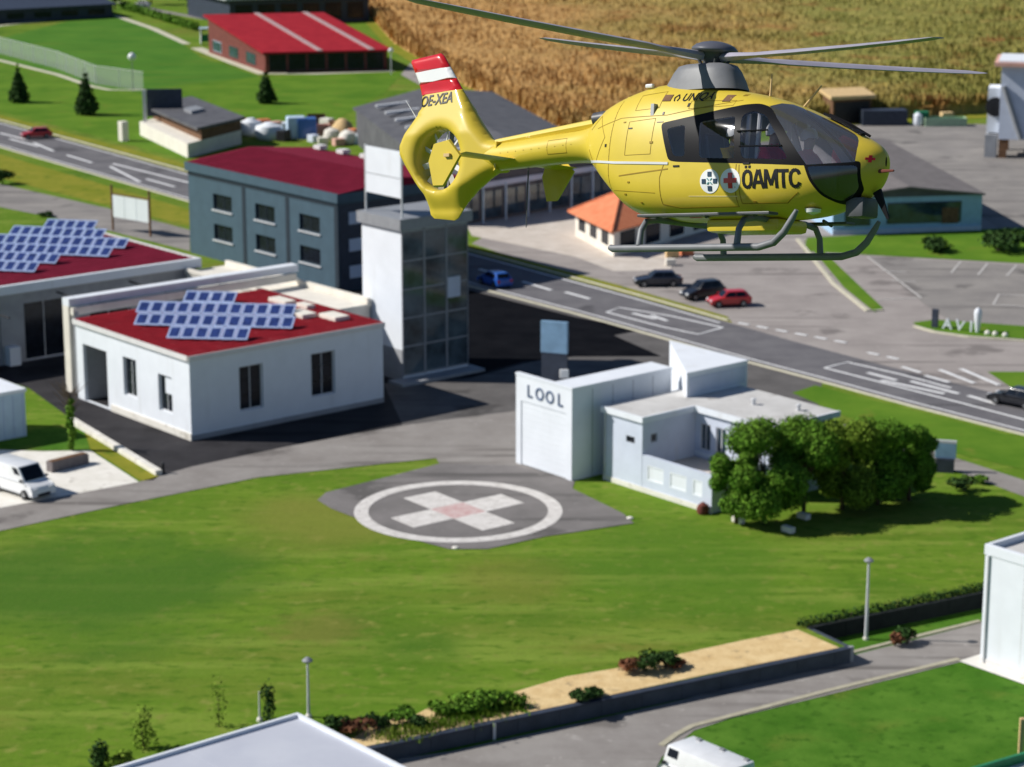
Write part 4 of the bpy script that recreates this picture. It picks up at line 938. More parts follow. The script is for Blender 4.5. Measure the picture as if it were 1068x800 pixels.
# ------------------------------------------------------------------ vegetation
def leaves(mb, blobs, n, size, rnd, flat=.35):
    ws = [r[1]**2 for r in blobs]; 
    for _ in range(n):
        (c, r, sq) = rnd.choices(blobs, ws)[0]
        d = Vector((rnd.gauss(0, 1), rnd.gauss(0, 1), rnd.gauss(0, 1))).normalized(); rr = r * (rnd.random()**.33) * rnd.uniform(.86, 1.1)
        p = Vector(c) + Vector((d.x*rr, d.y*rr, d.z*rr*sq))
        nrm = (d*.9 + Vector((rnd.uniform(-1, 1), rnd.uniform(-1, 1), rnd.uniform(-.3, 1)))).normalized()
        u = nrm.orthogonal().normalized(); a = rnd.uniform(0, 6.28); v = nrm.cross(u); u, v = u*math.cos(a)+v*math.sin(a), v*math.cos(a)-u*math.sin(a)
        s = size * rnd.uniform(.6, 1.25)
        mb.face([p-u*s, p-v*s*.55, p+u*s, p+v*s*.55])
def tree(name, px, h, rad, label, m, seed, n=2600, size=.26, kind='round', trunk=.25, group=None, base=0.0, clear=.28):
    rnd = random.Random(seed); p = G(*px, base); t = empty(name, (p.x, p.y, base), rnd.uniform(0, 6), label, 'tree', group)
    q = MB(); zt = h*.62; q.tube([(0, 0, 0), (.05, .03, zt*.5), (.0, .1, zt)], [trunk, trunk*.75, trunk*.35], 8)
    blobs = []
    if kind == 'round':
        for i in range(17):
            a = rnd.uniform(0, 6.28); k = rnd.uniform(.25, .75); z = rnd.uniform(h*clear + rad*.35, h - rad*.4)
            c = (math.cos(a)*rad*k, math.sin(a)*rad*k, z); blobs.append((c, rad*rnd.uniform(.30, .52), rnd.uniform(.75, 1)))
            q.tube([(0, 0, zt*.55), (c[0]*.6, c[1]*.6, z*.85), c], [trunk*.45, trunk*.3, .04], 6)
    elif kind == 'cone':
        for i in range(8):
            f = i/7; z = h*(.14 + .8*f); rr = rad*(1-f)*.8 + .15; blobs.append(((rnd.uniform(-.1, .1), rnd.uniform(-.1, .1), z), rr, .62))
            for j in range(4):
                a = rnd.uniform(0, 6.28); q.tube([(0, 0, z), (math.cos(a)*rr*.8, math.sin(a)*rr*.8, z-.1)], [.05, .02], 5)
    elif kind == 'column':
        for i in range(7): blobs.append(((rnd.uniform(-.2, .2)*rad, rnd.uniform(-.2, .2)*rad, h*(.12+.8*i/6)), rad*rnd.uniform(.6, .95), 1.3))
    q.build('trunk', m_bark, t, smooth=True)
    lb_ = MB(); leaves(lb_, blobs, n, size, rnd); lb_.build('crown', m, t)
    return t
TR = [((768, 546), 5.4, 1.75, m_leaf, 'full broadleaf tree at the annex corner, leftmost of the tree row'),
      ((797, 546), 6.9, 2.5, m_leaf, 'broadleaf tree with the broadest crown, second from the left in the tree row'),
      ((838, 536), 6.7, 2.3, m_leaf, 'dense broadleaf tree in the middle of the tree row, third from the left'),
      ((878, 531), 6.8, 2.3, m_leafy, 'yellowish green broadleaf tree, fourth from the left in the tree row'),
      ((915, 526), 6.2, 2.2, m_leaf, 'green broadleaf tree right of the yellowish one in the tree row'),
      ((948, 522), 5.6, 1.7, m_leaf, 'slim broadleaf tree at the right end of the tree row beside the blue sign')]
for i, (px, h, r_, m, lab) in enumerate(TR): tree('broadleaf_tree', px, h, r_*1.12, lab, m, 20+i, 21000, .12, 'round', .16, 'row of trees beside the annex', clear=.04)
tree('conifer_tree', (20, 107), 6.2, 1.9, 'hazy dark conifer nearest the left edge, above the red car', m_leafd, 41, 1500, .3, 'cone', .18, 'conifers along the road')
tree('conifer_tree', (90, 120), 7.2, 2.2, 'dark pointed conifer between the left conifer and the dark screen', m_leafd, 42, 1800, .3, 'cone', .2, 'conifers along the road')
tree('conifer_tree', (278, 108), 5.6, 1.9, 'small conifer on the lawn in front of the red roof chalet', m_leafd, 43, 1500, .3, 'cone', .18, 'conifers along the road')
tree('columnar_tree', (75, 470), 3.9, .42, 'narrow ivy covered young tree with bare brown twigs by the concrete pad', m_leaf, 44, 900, .14, 'column', .12)
tr = [o for o in bpy.data.objects if o.name.startswith('columnar_tree')][0]; q = MB(); rnd = random.Random(5)
for i in range(34):
    a = rnd.uniform(0, 6.28); z0 = rnd.uniform(2.8, 4.2); L_ = rnd.uniform(.7, 1.6); q.tube([(0, 0, z0), (math.cos(a)*L_*.6, math.sin(a)*L_*.6, z0+L_*.5), (math.cos(a)*L_, math.sin(a)*L_, z0+L_*.9)], [.035, .025, .012], 4)
q.build('twig', m_bark, tr)
for i, (px, h, r_, lab) in enumerate([((120, 10), 5, 2.2, 'dark tree at the left of the group above the sports pitch'), ((158, 5), 6, 2.8, 'dark tree in the middle of the group above the sports pitch'), ((196, 8), 5.5, 2.6, 'dark tree nearest the clubhouse above the sports pitch'), ((215, 12), 4, 1.9, 'small dark tree touching the clubhouse corner')]):
    tree('dark_tree', px, h, r_, lab, m_leafd, 60+i, 1100, .42, 'round', .2, 'dark trees above the pitch')
def shrub(px, w_, h_, label, m=None, base=0.0, seed=1, n=420, size=.14, group=None, name='shrub', cat='shrub', sx=1.0):
    rnd = random.Random(seed); p = G(*px, base); t = empty(name, (p.x, p.y, base), R(30), label, cat, group); q = MB()
    for i in range(5): a = rnd.uniform(0, 6.28); q.tube([(0, 0, 0), (math.cos(a)*w_*.3, math.sin(a)*w_*.3, h_*.6)], [.04, .015], 5)
    q.build('stem', m_bark, t)
    bs = [((rnd.uniform(-.35, .35)*w_*sx, rnd.uniform(-.3, .3)*w_, h_*rnd.uniform(.35, .62)), w_*rnd.uniform(.22, .36), .8*h_/w_) for _ in range(6)]
    q = MB(); leaves(q, bs, n, size, rnd); q.build('foliage', m or m_leafd, t); return t
SH = [((655, 700), 1.5, 1.0, m_leafr, 'reddish brown shrub at the left of the dark clump on the sand bed'), ((673, 700), 2.0, 1.3, m_leafd, 'big dark green shrub in the middle of the clump on the sand bed'), ((694, 697), 1.9, 1.2, m_leafd, 'rounded dark shrub right of the big one on the sand bed'), ((708, 697), 1.0, .6, m_leafr, 'small red-brown shrub at the right end of the clump on the sand bed'),
      ((603, 732), 1.3, .8, m_leafd, 'low dark shrub spilling over the retaining wall cap, alone on the sand'), ((620, 728), 1.0, .6, m_leafd, 'smaller low shrub right beside the one over the wall cap'),
      ((372, 766), 1.7, 1.1, m_leafr, 'red-brown shrub at the left end of the narrow sand strip'), ((352, 764), 1.5, 1.2, m_leafd, 'dark shrub behind the pale roof corner, left of the sand strip'), ((392, 758), 1.2, .8, m_leafd, 'dark shrub on the sand strip, next right of the red-brown one'), ((416, 752), 1.5, .9, m_leaf, 'mid green shrub on the narrow sand strip'), ((438, 758), 1.0, .6, m_leafd, 'tiny dark shrub at the lower edge of the narrow sand strip'), ((462, 744), 1.6, .9, m_leaf, 'bushy green shrub where the sand strip narrows'),
      ((486, 742), 1.9, 1.0, m_leaf, 'wide green shrub left of the green mound'), ((512, 738), 2.2, 1.1, m_leaf, 'widest green mound shrub before the sand bed starts'), ((536, 736), 1.4, .8, m_leaf, 'green shrub touching the left tip of the sand bed')]
for i, (px, w_, h_, m, lab) in enumerate(SH): shrub(px, w_, h_, lab, m, seed=100+i, group='shrubs on the sand beds')
shrub((1006, 512), 1.9, 1.3, 'round dark shrub on the grass right of the blue sign', m_leafd, seed=131)
shrub((1022, 505), 1.0, .7, 'small shrub beside the round dark one near the blue sign', m_leaf, seed=132)
shrub((975, 262), 3.6, 1.9, 'dark rounded hedge bush in front of the light blue house, left one', m_leafd, seed=133, n=700, size=.22, group='bushes by the parking bays')
shrub((1040, 262), 5.6, 2.8, 'largest dark bush at the parking bays, right edge', m_leafd, seed=134, n=1100, size=.26, group='bushes by the parking bays')
shrub((3, 192), 2.6, 2.2, 'dark bush on the verge at the left edge by the road', m_leafd, seed=135, n=500, size=.22)
shrub((75, 208) if False else (48, 226), 1.5, .8, 'low dark bush beside the footpath above the solar roof', m_leafd, seed=136)
tree('young_tree', (150, 780), 1.9, .75, 'young bushy tree with olive crown behind the pale roof', m_leafy, 71, 420, .11, 'column', .06)
tree('young_tree', (228, 758), 2.7, .6, 'thin yellowish sapling left of the wire post', m_leafy, 72, 130, .10, 'column', .04)
tree('young_tree', (281, 752), 1.9, .45, 'short dark sapling right of the wire post behind the pale roof', m_leafd, 73, 350, .11, 'column', .04)
tree('young_tree', (105, 803), 1.2, .6, 'low dark bush tree at the bottom edge, left of the pale roof', m_leafd, 74, 500, .13, 'column', .05)
shrub((125, 802), 1.4, 1.0, 'yellow green bush touching the left corner of the pale roof', m_leafy, seed=141)
# hedge on the set back wall, small dark cap
hd = empty('hedge', (backC.x, backC.y, 0), ang3, 'low dark clipped hedge along the set back wall behind the light pole', 'hedge')
rnd = random.Random(9); q = MB(); leaves(q, [((i*.55, .35, .18), .42, .9) for i in range(62)], 5200, .10, rnd); q.build('foliage', m_leafd, hd)
q = MB()
for i in range(30): q.tube([(i*1.1, .35, 0), (i*1.1+.1, .35, .3)], [.03, .015], 4)
q.build('stem', m_bark, hd)
# hedge row above the pitch
p0, p1 = G(128, 9), G(208, 33); d = p1 - p0; hd = empty('hedge', p0, math.atan2(d.y, d.x), 'clipped green hedge along the path above the sports pitch', 'hedge')
q = MB(); n = int(d.length/1.2); leaves(q, [((i*1.2, 0, .9), 1.1, .8) for i in range(n)], 2600, .35, rnd); q.build('foliage', m_leaf, hd)
# flower planters at the kerb of the lower road
shrub((933, 674), 1.0, 1.0, 'red-brown flowering shrub at the kerb near the light pole', m_leafr, base=LOW, seed=151)
shrub((946, 672), 1.2, 1.2, 'dark green shrub right of the red-brown one at the lower road kerb', m_leafd, base=LOW, seed=152)
# grass tufts: one mass along edges
q = MB(); rnd = random.Random(3)
def tufts(a, b, n, spread, hgt):
    A, B = G(*a), G(*b)
    for _ in range(n):
        p = A.lerp(B, rnd.random()) + Vector((rnd.gauss(0, spread), rnd.gauss(0, spread), 0)); ang = rnd.uniform(0, 3.14); u = Vector((math.cos(ang), math.sin(ang), 0))*.05*rnd.uniform(.6, 1.5); h_ = hgt*rnd.uniform(.5, 1.4)
        q.face([p-u, p+u, p+u*.2+Vector((rnd.uniform(-.08, .08), rnd.uniform(-.08, .08), h_))])
tufts((400, 770), (540, 736), 1600, .5, .3)
o = q.build('grass_tuft', m_lawn); o['kind'] = 'stuff'; tag(o, 'loose grass tufts along the edges of the lawn', 'grass')

# ------------------------------------------------------------------ street furniture
def light_pole(px, h, label, base=0.0, head=True, thin=.07):
    p = G(*px, base); b = empty('light_pole', (p.x, p.y, base), R(20), label, 'lamp post')
    MB().tube([(0, 0, 0), (0, 0, h*.5), (0, 0, h)], [thin*1.3, thin, thin*.8], 8).build('pole', m_lgrey, b, smooth='angle')
    MB().lathe([(.16, 0), (.16, .12), (.1, .2)], n=10).build('pole_base', m_conc, b)
    if head: MB().lathe([(.07, 0), (.26, .1), (.28, .16), (.12, .3), (.02, .34)], c=(0, 0, h), n=12).build('lamp_head', m_grey, b, smooth='angle')
    return b
light_pole((903, 667), 4.6, 'pale grey lamp post on the grass in front of the set back wall', LOW + 0, thin=.085)
light_pole((322, 748), 2.95, 'pale lamp post behind the back corner of the pale grey roof', 0, thin=.07)
light_pole((271, 752), 1.6, 'thin pale post without a lamp left of the lamp post', 0, False, .05)
p = G(139, 96); b = empty('globe_lamp', (p.x, p.y, 0), 0, 'globe lamp with a white ball on a thin pole at the sports pitch', 'lamp post')
MB().tube([(0, 0, 0), (0, 0, 5.2)], .07, 6).build('pole', m_grey, b); MB().lathe([(.05, -.7), (.5, -.45), (.7, 0), (.5, .45), (.05, .7)], c=(0, 0, 5.6), n=14).build('globe', m_pwhite, b, smooth=True)
p = G(408, 78); b = empty('globe_lamp', (p.x, p.y, 0), 0, 'lamp post with a pale head at the right end of the red roof chalet', 'lamp post')
MB().tube([(0, 0, 0), (0, 0, 4.0)], .09, 6).build('pole', m_lgrey, b); MB().lathe([(.05, -.5), (.4, -.3), (.5, 0), (.05, .4)], c=(0, 0, 4.2), n=12).build('globe', m_pwhite, b, smooth=True)
# ball catch fence
FA = [(-60, 41), (0, 56), (60, 72), (100, 88), (150, 95)]
m_net = glass('net', (.74, .76, .74), .0, .9)
t = m_net.node_tree; mxs = [n for n in t.nodes if n.type == 'MIX_SHADER'][0]
for l in list(mxs.inputs[0].links): t.links.remove(l)
mxs.inputs[0].default_value = .16; dfn = t.nodes.new('ShaderNodeBsdfDiffuse'); dfn.inputs[0].default_value = (.55, .58, .56, 1); t.links.new(dfn.outputs[0], mxs.inputs[2])
trn = [n for n in t.nodes if n.type == 'BSDF_TRANSPARENT'][0]; trn.inputs[0].default_value = (1, 1, 1, 1)
p0 = G(*FA[0]); fe = empty('ball_fence', p0, 0, 'tall pale ball catch net on posts along the edge of the sports pitch', 'fence')
W_ = [G(*p) - p0 for p in FA]
for i in range(len(W_)-1):
    a, b_ = W_[i], W_[i+1]; d = (b_-a); nn = Vector((-d.y, d.x, 0)).normalized()
    MB().obox((a+b_)/2 + Z*1.5, d.normalized(), nn, Z, d.length/2-.06, .012, 1.45).build('net', m_net, fe)
    k = max(2, int(d.length/5))
    for j in range(k): MB().tube([a+d*j/k, a+d*j/k+Z*3.1], .06, 6).build('post', m_lgrey, fe)
    MB().tube([a+Z*3.05, b_+Z*3.05], .04, 5).build('rail', m_lgrey, fe)
# kerb wall, dark bollard, low planter wall by the van
kw = empty('kerb_wall', G(88, 450), 0, 'low white kerb wall between the grass strip and the dark yard', 'wall'); k0, k1 = G(74, 440), G(166, 496); d = (k1-k0); kw.location = k0; kw.rotation_euler.z = math.atan2(d.y, d.x)
nk = 14
for i in range(nk): MB().box((i*d.length/nk+.01, -.25, 0), ((i+1)*d.length/nk-.01, .25, .38)).build('kerb_block', m_conc, kw, bevel=.02)
p = G(170, 494); o = MB().lathe([(.14, 0), (.13, .7), (.08, .8)], n=10).build('bollard', m_black); o.location = (p.x, p.y, 0); tag(o, 'small dark bollard at the lower end of the white kerb wall', 'bollard')
A, B = G(55, 493), G(91, 484); d = B - A; lw = empty('planter_wall', A, math.atan2(d.y, d.x), 'low grey-brown planter wall behind the white van', 'planter')
MB().box((-.1, -.1, 0), (d.length+.1, .6, .75)).build('wall', mat('brown_grey_block', (.17, .15, .15), .9, var=.15, scale=3), lw, bevel=.03); MB().box((0, 0, .75), (d.length, .5, .8)).build('soil', m_wood, lw)
for a, lab in (((822, 555), 'white stone block in the shade at the foot of the tree row'), ((838, 541), 'smaller pale block right of the white one under the trees'), ((770, 545), 'pale stone by the annex corner left of the trees')):
    prop('stone_block', a, m_conc, lab, 'stone', (.9, .45, .4), R(-50), bevel=.08)
prop('flower_tub', (733, 536), m_redwood, 'red-brown flower tub at the right corner of the terrace wall', 'flower tub', (.7, .7, .8), 0, 'bag')

# green skip bottom right
p = G(1000, 833, LOW); sk = empty('green_skip', (p.x, p.y, LOW), R(33), 'green open container with pale contents at the bottom right corner', 'container')
q = MB(); a, b_, c, t_ = 6.0, 2.2, 1.3, .1
q.box((0, -b_, 0), (a, -b_+t_, c)); q.box((0, -t_, 0), (a, 0, c)); q.box((0, -b_+t_, 0), (t_, -t_, c)); q.box((a-t_, -b_+t_, 0), (a, -t_, c)); q.box((t_, -b_+t_, 0), (a-t_, -t_, .1)); q.build('body', m_skip, sk)
q = MB(); q.box((-.06, -b_-.06, c), (a+.06, -b_+t_+.02, c+.12)); q.box((-.06, -t_-.02, c), (a+.06, .06, c+.12)); q.box((-.06, -b_+t_+.02, c), (t_+.02, -t_-.02, c+.12)); q.build('rim', m_skip, sk)
MB().box((t_+.01, -b_+t_+.01, .1), (a-t_-.01, -t_-.01, .95)).build('contents', m_conc, sk)
p = G(1064, 792, LOW); o = MB().box((-.12, -.12, 0), (.12, .12, 2.2)).build('timber_post', m_tan, bevel=.02); o.location = (p.x, p.y, LOW); tag(o, 'tan timber post beside the green container at the right edge', 'post')

# ------------------------------------------------------------------ vehicles
def wheel_obj(root, x, y, r, wdt):
    o = MB(); q = MB(); n = 18
    q.lathe([(r*.62, -wdt/2), (r*.96, -wdt/2), (r, -wdt/2+.03), (r, wdt/2-.03), (r*.96, wdt/2), (r*.62, wdt/2)], n=n); ty = q.build('wheel', m_tyre, root, smooth='angle')
    q = MB(); q.lathe([(r*.6, -wdt/2+.02), (r*.6, wdt/2-.02)], n=n)
    for k in range(5):
        a = k*1.2566; q.obox((math.cos(a)*r*.34, math.sin(a)*r*.34, (wdt/2-.01)), (math.cos(a), math.sin(a), 0), (-math.sin(a), math.cos(a), 0), Z, r*.3, .035, .02)
    q.build('rim', m_alloy, ty); ty.location = (x, y, r); ty.rotation_euler = (math.pi/2 * (1 if y < 0 else -1), 0, 0)
def vehicle(name, px, head, m, label, cat, L=4.3, W=1.76, belt=.92, top=1.46, prof=None, cab=(.95, .3, -1.45, -1.95), van=False, group=None, base=0.0, at=None):
    p = at if at is not None else G(*px, base); b = empty(name, (p.x, p.y, base + .03), R(head), label, cat, group); h = L/2; w2 = W/2
    prof = prof or [(h-.05, .28), (h, .5), (h-.12, .72), (cab[0]+.05, belt+.02), (cab[3]-.0, belt+.04), (-h+.02, belt-.05), (-h, .45), (-h+.08, .28)]
    q = MB(); n = len(prof); rows = [(-w2, .0), (-w2*.98, .0)]
    secs = []
    for (yy, ins) in ((-w2*.9, .06), (-w2, 0), (w2, 0), (w2*.9, .06)):
        secs.append([(x*(1-ins*.35), yy, z if abs(yy) < w2*.95 else z - (.07 if z > .6 else 0)) for x, z in prof])
    base_i = len(q.v); 
    for s_ in secs: q.v += s_
    for k in range(3):
        for i in range(n): j = (i+1) % n; q.f.append([base_i+k*n+i, base_i+k*n+j, base_i+(k+1)*n+j, base_i+(k+1)*n+i]); q.m.append(0)
    q.f.append([base_i+i for i in range(n)]); q.m.append(0); q.f.append([base_i+3*n+n-1-i for i in range(n)]); q.m.append(0)
    q.build('body', m, b, smooth='angle', bevel=0)
    x0, x1, x2, x3 = cab; bw, tw_ = w2*.94, w2*(.74 if not van else .9); zb, zt = belt-.03, top
    Bq = [Vector((x0, -bw, zb)), Vector((x0, bw, zb)), Vector((x3, bw, zb)), Vector((x3, -bw, zb))]; Tq = [Vector((x1, -tw_, zt)), Vector((x1, tw_, zt)), Vector((x2, tw_, zt)), Vector((x2, -tw_, zt))]
    q = MB(); q.hexa([Bq[3], Bq[0], Bq[1], Bq[2], Tq[3], Tq[0], Tq[1], Tq[2]]); q.build('cabin', m, b, bevel=.07, smooth='angle')
    def pan(nm, A, B_, C, D, u0, u1, v0, v1, mm=m_gl):
        def pt(u, v): return A.lerp(B_, u).lerp(D.lerp(C, u), v)
        nn = (B_-A).cross(D-A).normalized(); ctr = (A+B_+C+D)/4
        if nn.dot(ctr - Vector(((x1+x2)/2, 0, (zb+zt)/2))) < 0: nn = -nn
        f = [pt(u0, v0), pt(u1, v0), pt(u1, v1), pt(u0, v1)]; MB().hexa([x_ - nn*.01 for x_ in f] + [x_ + nn*.012 for x_ in f]).build(nm, mm, b)
    pan('windscreen', Bq[0], Bq[1], Tq[1], Tq[0], .07, .93, .1, .93)
    if not van: pan('rear_window', Bq[2], Bq[3], Tq[3], Tq[2], .08, .92, .25, .92)
    for sgn, A, B_, C, D in ((-1, Bq[0], Bq[3], Tq[3], Tq[0]), (1, Bq[1], Bq[2], Tq[2], Tq[1])):
        if van: pan('side_window', A, B_, C, D, .04, .20, .45, .9)
        else: pan('side_window', A, B_, C, D, .08, .45, .15, .9); pan('side_window', A, B_, C, D, .48, .86, .15, .9)
    r = .32 if not van else .34
    for sx in (h*.62, -h*.6):
        for sy in (-w2+.10, w2-.10): wheel_obj(b, sx, sy, r, .22)
    zl = .62 if not van else .8
    for sy in (-1, 1):
        MB().obox((h-.09, sy*(w2-.32), zl), X, Y, Z, .09, .2, .09).build('headlight', m_chrome, b, bevel=.03)
        MB().obox((-h+.03, sy*(w2-.2), zl+.12), X, Y, Z, .06, .13, .12).build('tail_light', m_taill, b)
        MB().obox((cab[0]-.25, sy*(w2+.08), belt+.12), X, Y, Z, .09, .09, .07).build('mirror', m if not van else m_black, b, bevel=.02)
    MB().obox((h-.01, 0, .4), X, Y, Z, .025, .5, .1).build('grille', m_black, b)
    return b
vehicle('red_car', (38, 144), 202, m_pred, 'red hatchback driving on the road at the left edge', 'car', L=4.2)
vehicle('dark_car', (686, 298), 184, m_pgrey, 'dark navy estate car parked at the verge, leftmost of the three parked cars', 'car', group='cars parked beside the verge', L=4.6)
vehicle('dark_car', (733, 311), 206, m_pblack, 'black off-road car with pale headlights parked between the navy and red cars', 'car', group='cars parked beside the verge', L=4.2, top=1.7, belt=1.05)
vehicle('red_car', (760, 319), 192, m_pred, 'red hatchback parked at the right of the black off-road car', 'car', group='cars parked beside the verge', L=3.9)
vehicle('blue_car', (516, 298), 120, m_pblue, 'bright blue car on the road beside the tall tower', 'car', L=4.0)
vehicle('dark_car', (1060, 423), 135, m_pblack, 'black car on the road at the right edge', 'car', L=4.4)
vanprof = [(2.55, .3), (2.6, .7), (2.45, 1.0), (1.75, 1.25), (-2.6, 1.27), (-2.62, .45), (-2.55, .3)]
vehicle('white_van', (22, 514), -42, m_pwhite, 'white delivery van with a dark windscreen parked on the concrete pad', 'van', L=5.2, W=1.95, belt=1.2, top=2.15, prof=vanprof, cab=(1.75, .95, -2.5, -2.6), van=True)
bx = G(735, 832, LOW); vt = vehicle('white_van', None, 130, m_pwhite, 'long white van at the bottom edge beside the curved kerb', 'van', L=5.0, W=1.95, belt=1.4, top=2.4, prof=[(2.45, .35), (2.5, .8), (2.4, 1.1), (2.05, 1.45), (-2.5, 1.47), (-2.5, .45), (-2.45, .35)], cab=(2.05, 1.72, -2.4, -2.46), van=True, base=LOW, at=bx)
for i in range(3): MB().box((-2.2+i*1.6, -.75, 2.38), (-1.95+i*1.6, -.55, 2.48)).build('roof_vent', m_grey, vt)
vehicle('white_car', (147, 8), 170, m_pwhite, 'white car parked among the dark trees at the top edge', 'car')

# ================================================================== helicopter
m_yel = mat('yellow_paint', (.63, .475, .045), .45, var=.04, scale=1.2, coat=.22, spec=.35)
layer(m_yel, (.585, .435, .04), 1.6, .52, .78, detail=6)
m_hblack = mat('black_gloss_paint', (.010, .010, .012), .45, var=.1, spec=.08)
m_hgrey = mat('helicopter_grey', (.17, .175, .19), .5, var=.12, scale=3, spec=.4)
m_hdark = mat('helicopter_dark_grey', (.075, .077, .085), .45, var=.15, scale=3, spec=.4)
m_blade = mat('rotor_blade_grey', (.35, .335, .395), .6, var=.1, scale=2, spec=.15)
m_line_d = mat('panel_line', (.30, .19, .015), .6)
m_hred = mat('signal_red_paint', (.62, .012, .02), .3, coat=.5)
m_hwhite = mat('gloss_white_paint', (.82, .82, .82), .3, var=.02, coat=.5)
m_txt = mat('black_lettering', (.012, .012, .014), .4)
m_inside = mat('cabin_lining', (.55, .55, .57), .8)
m_hgl = glass('cabin_glass', (.95, .95, .96), .02)
m_wsc = glass('windscreen_glass', (.94, .94, .95), .10, .10)
t = m_wsc.node_tree; df_ = t.nodes.new('ShaderNodeBsdfDiffuse'); df_.inputs[0].default_value = (.62, .62, .64, 1); mz_ = t.nodes.new('ShaderNodeMixShader'); mz_.inputs[0].default_value = .07  # faint white diffuse imitates bright sky haze reflected in the windscreen
o_ = t.nodes['Material Output']; src_ = o_.inputs[0].links[0].from_socket; t.links.new(src_, mz_.inputs[1]); t.links.new(df_.outputs[0], mz_.inputs[2]); t.links.new(mz_.outputs[0], o_.inputs[0])
m_chin = glass('chin_glass', (.62, .62, .64), .08, .15)
camM = camo.rotation_euler.to_matrix()
hn = Vector((.041, .999, 0)).normalized(); hh = Vector((.734, -.03, .678)); hh = (hh - hn*hh.dot(hn)).normalized(); hl = hn.cross(hh)
DEP = 34.4
hubc = Vector(((745-534)/FPX*DEP, (400-58)/FPX*DEP, -DEP)); orgc = hubc - hn*2.95
HM = Matrix((camM @ hh, camM @ hl, camM @ hn)).transposed()
hel = empty('rescue_helicopter', camo.location + camM @ orgc, 0, 'yellow rescue helicopter hovering with nose to the right, red and white bands on its fin', 'helicopter')
hel.rotation_euler = HM.to_euler()

ST = np.array([
[3.07,1.22,1.36,.02,1.28,2.0,2.0],[3.03,1.06,1.44,.15,1.27,2.0,2.0],[2.93,.92,1.53,.29,1.26,2.0,2.1],[2.75,.79,1.63,.43,1.25,2.05,2.2],
[2.45,.67,1.77,.57,1.22,2.15,2.4],[2.05,.57,1.95,.69,1.2,2.25,2.6],[1.55,.52,2.15,.755,1.2,2.3,2.8],[1.0,.50,2.31,.78,1.2,2.35,2.9],
[.3,.50,2.44,.785,1.2,2.35,2.9],[-.3,.51,2.53,.785,1.2,2.3,2.9],[-.8,.55,2.55,.775,1.22,2.3,2.8],[-1.2,.68,2.48,.735,1.28,2.3,2.6],
[-1.6,.99,2.36,.63,1.42,2.3,2.4],[-1.95,1.27,2.21,.46,1.6,2.2,2.2],[-2.25,1.44,2.0,.29,1.72,2.1,2.1],[-3.0,1.45,1.92,.25,1.69,2.0,2.0],[-4.2,1.39,1.83,.20,1.61,2.0,2.0],[-5.0,1.38,1.80,.14,1.59,2.0,2.0]])
KK = 12
def dense():
    n = len(ST); out = []
    for i in range(n-1):
        p0, p1, p2, p3 = ST[max(i-1, 0)], ST[i], ST[i+1], ST[min(i+2, n-1)]
        for k in range(KK):
            t_ = k/KK; out.append(.5*((2*p1)+(-p0+p2)*t_+(2*p0-5*p1+4*p2-p3)*t_*t_+(-p0+3*p1-3*p2+p3)*t_**3))
    out.append(ST[-1]); return np.array(out)
DN = dense(); NU = len(DN); UI = np.arange(NU)
def secu(u):
    f = min(max(u/KK, 0), len(ST)-1-1e-9); i = int(f); t_ = f-i; n = len(ST)
    p0, p1, p2, p3 = ST[max(i-1, 0)], ST[i], ST[i+1], ST[min(i+2, n-1)]
    return [float(v) for v in .5*((2*p1)+(-p0+p2)*t_+(2*p0-5*p1+4*p2-p3)*t_*t_+(-p0+3*p1-3*p2+p3)*t_**3)]
UF = np.linspace(0, NU-1, 4000); XF = np.array([secu(u)[0] for u in UF])
def u_of_x(x): return float(np.interp(-x, -XF, UF))
def surf(u, ph, off=0.0):
    x, zb, zt, hw, zc, nu, nl = secu(u); c, s_ = math.cos(ph), math.sin(ph)
    n_ = nu if c >= 0 else nl
    y = -hw * math.copysign(abs(s_)**(2/n_), s_); z = zc + (zt-zc)*c**(2/n_) if c >= 0 else zc - (zc-zb)*abs(c)**(2/n_)
    return Vector((x, y, z))
def snorm(u, ph):
    e = .15; d = .02
    a = surf(min(u+e, NU-1), ph) - surf(max(u-e, 0), ph); b_ = surf(u, ph+d) - surf(u, ph-d)
    n_ = a.cross(b_)
    if n_.length < 1e-9: return Vector((1, 0, 0))
    n_.normalize(); p = surf(u, ph); _, zb, zt, hw, zc, *_r = secu(u)
    if n_.dot(p - Vector((p.x - (.3 if u < 6 else 0), 0, zc))) < 0: n_ = -n_
    return n_
def ph_of(x, z):
    u = u_of_x(x); _, zb, zt, hw, zc, nu, nl = secu(u)
    if z >= zc: return math.acos(min(1, max(0, (z-zc)/(zt-zc)))**(nu/2))
    return math.pi - math.acos(min(1, max(0, (zc-z)/(zc-zb)))**(nl/2))
def halfw(x, z):
    u = u_of_x(x); return -surf(u, ph_of(x, z)).y
def xz(poly, k=6):
    out = []
    for i in range(len(poly)):
        a, b_ = poly[i], poly[(i+1) % len(poly)]
        for j in range(k):
            t_ = j/k; x, z = a[0]+(b_[0]-a[0])*t_, a[1]+(b_[1]-a[1])*t_; out.append((u_of_x(x), ph_of(x, z)))
    return out
def sphi(x, y):
    _, zb, zt, hw, zc, nu, nl = secu(u_of_x(x)); return math.asin(min(1, y/hw)**(nu/2))
def rnd_poly(P, r=.06, k=3):
    out = []; n = len(P)
    for i in range(n):
        p0, p1, p2 = Vector(P[i-1]), Vector(P[i]), Vector(P[(i+1) % n]); a = p1 + (p0-p1).normalized()*min(r, (p0-p1).length*.4); b_ = p1 + (p2-p1).normalized()*min(r, (p2-p1).length*.4)
        for j in range(k+1):
            t_ = j/k; q_ = a*(1-t_)**2 + p1*2*t_*(1-t_) + b_*t_*t_; out.append((q_.x, q_.y))
    return out
p1 = xz(rnd_poly([(-.25, 1.81), (-.06, 1.40), (.15, 1.39), (.08, 1.86)]), 3)
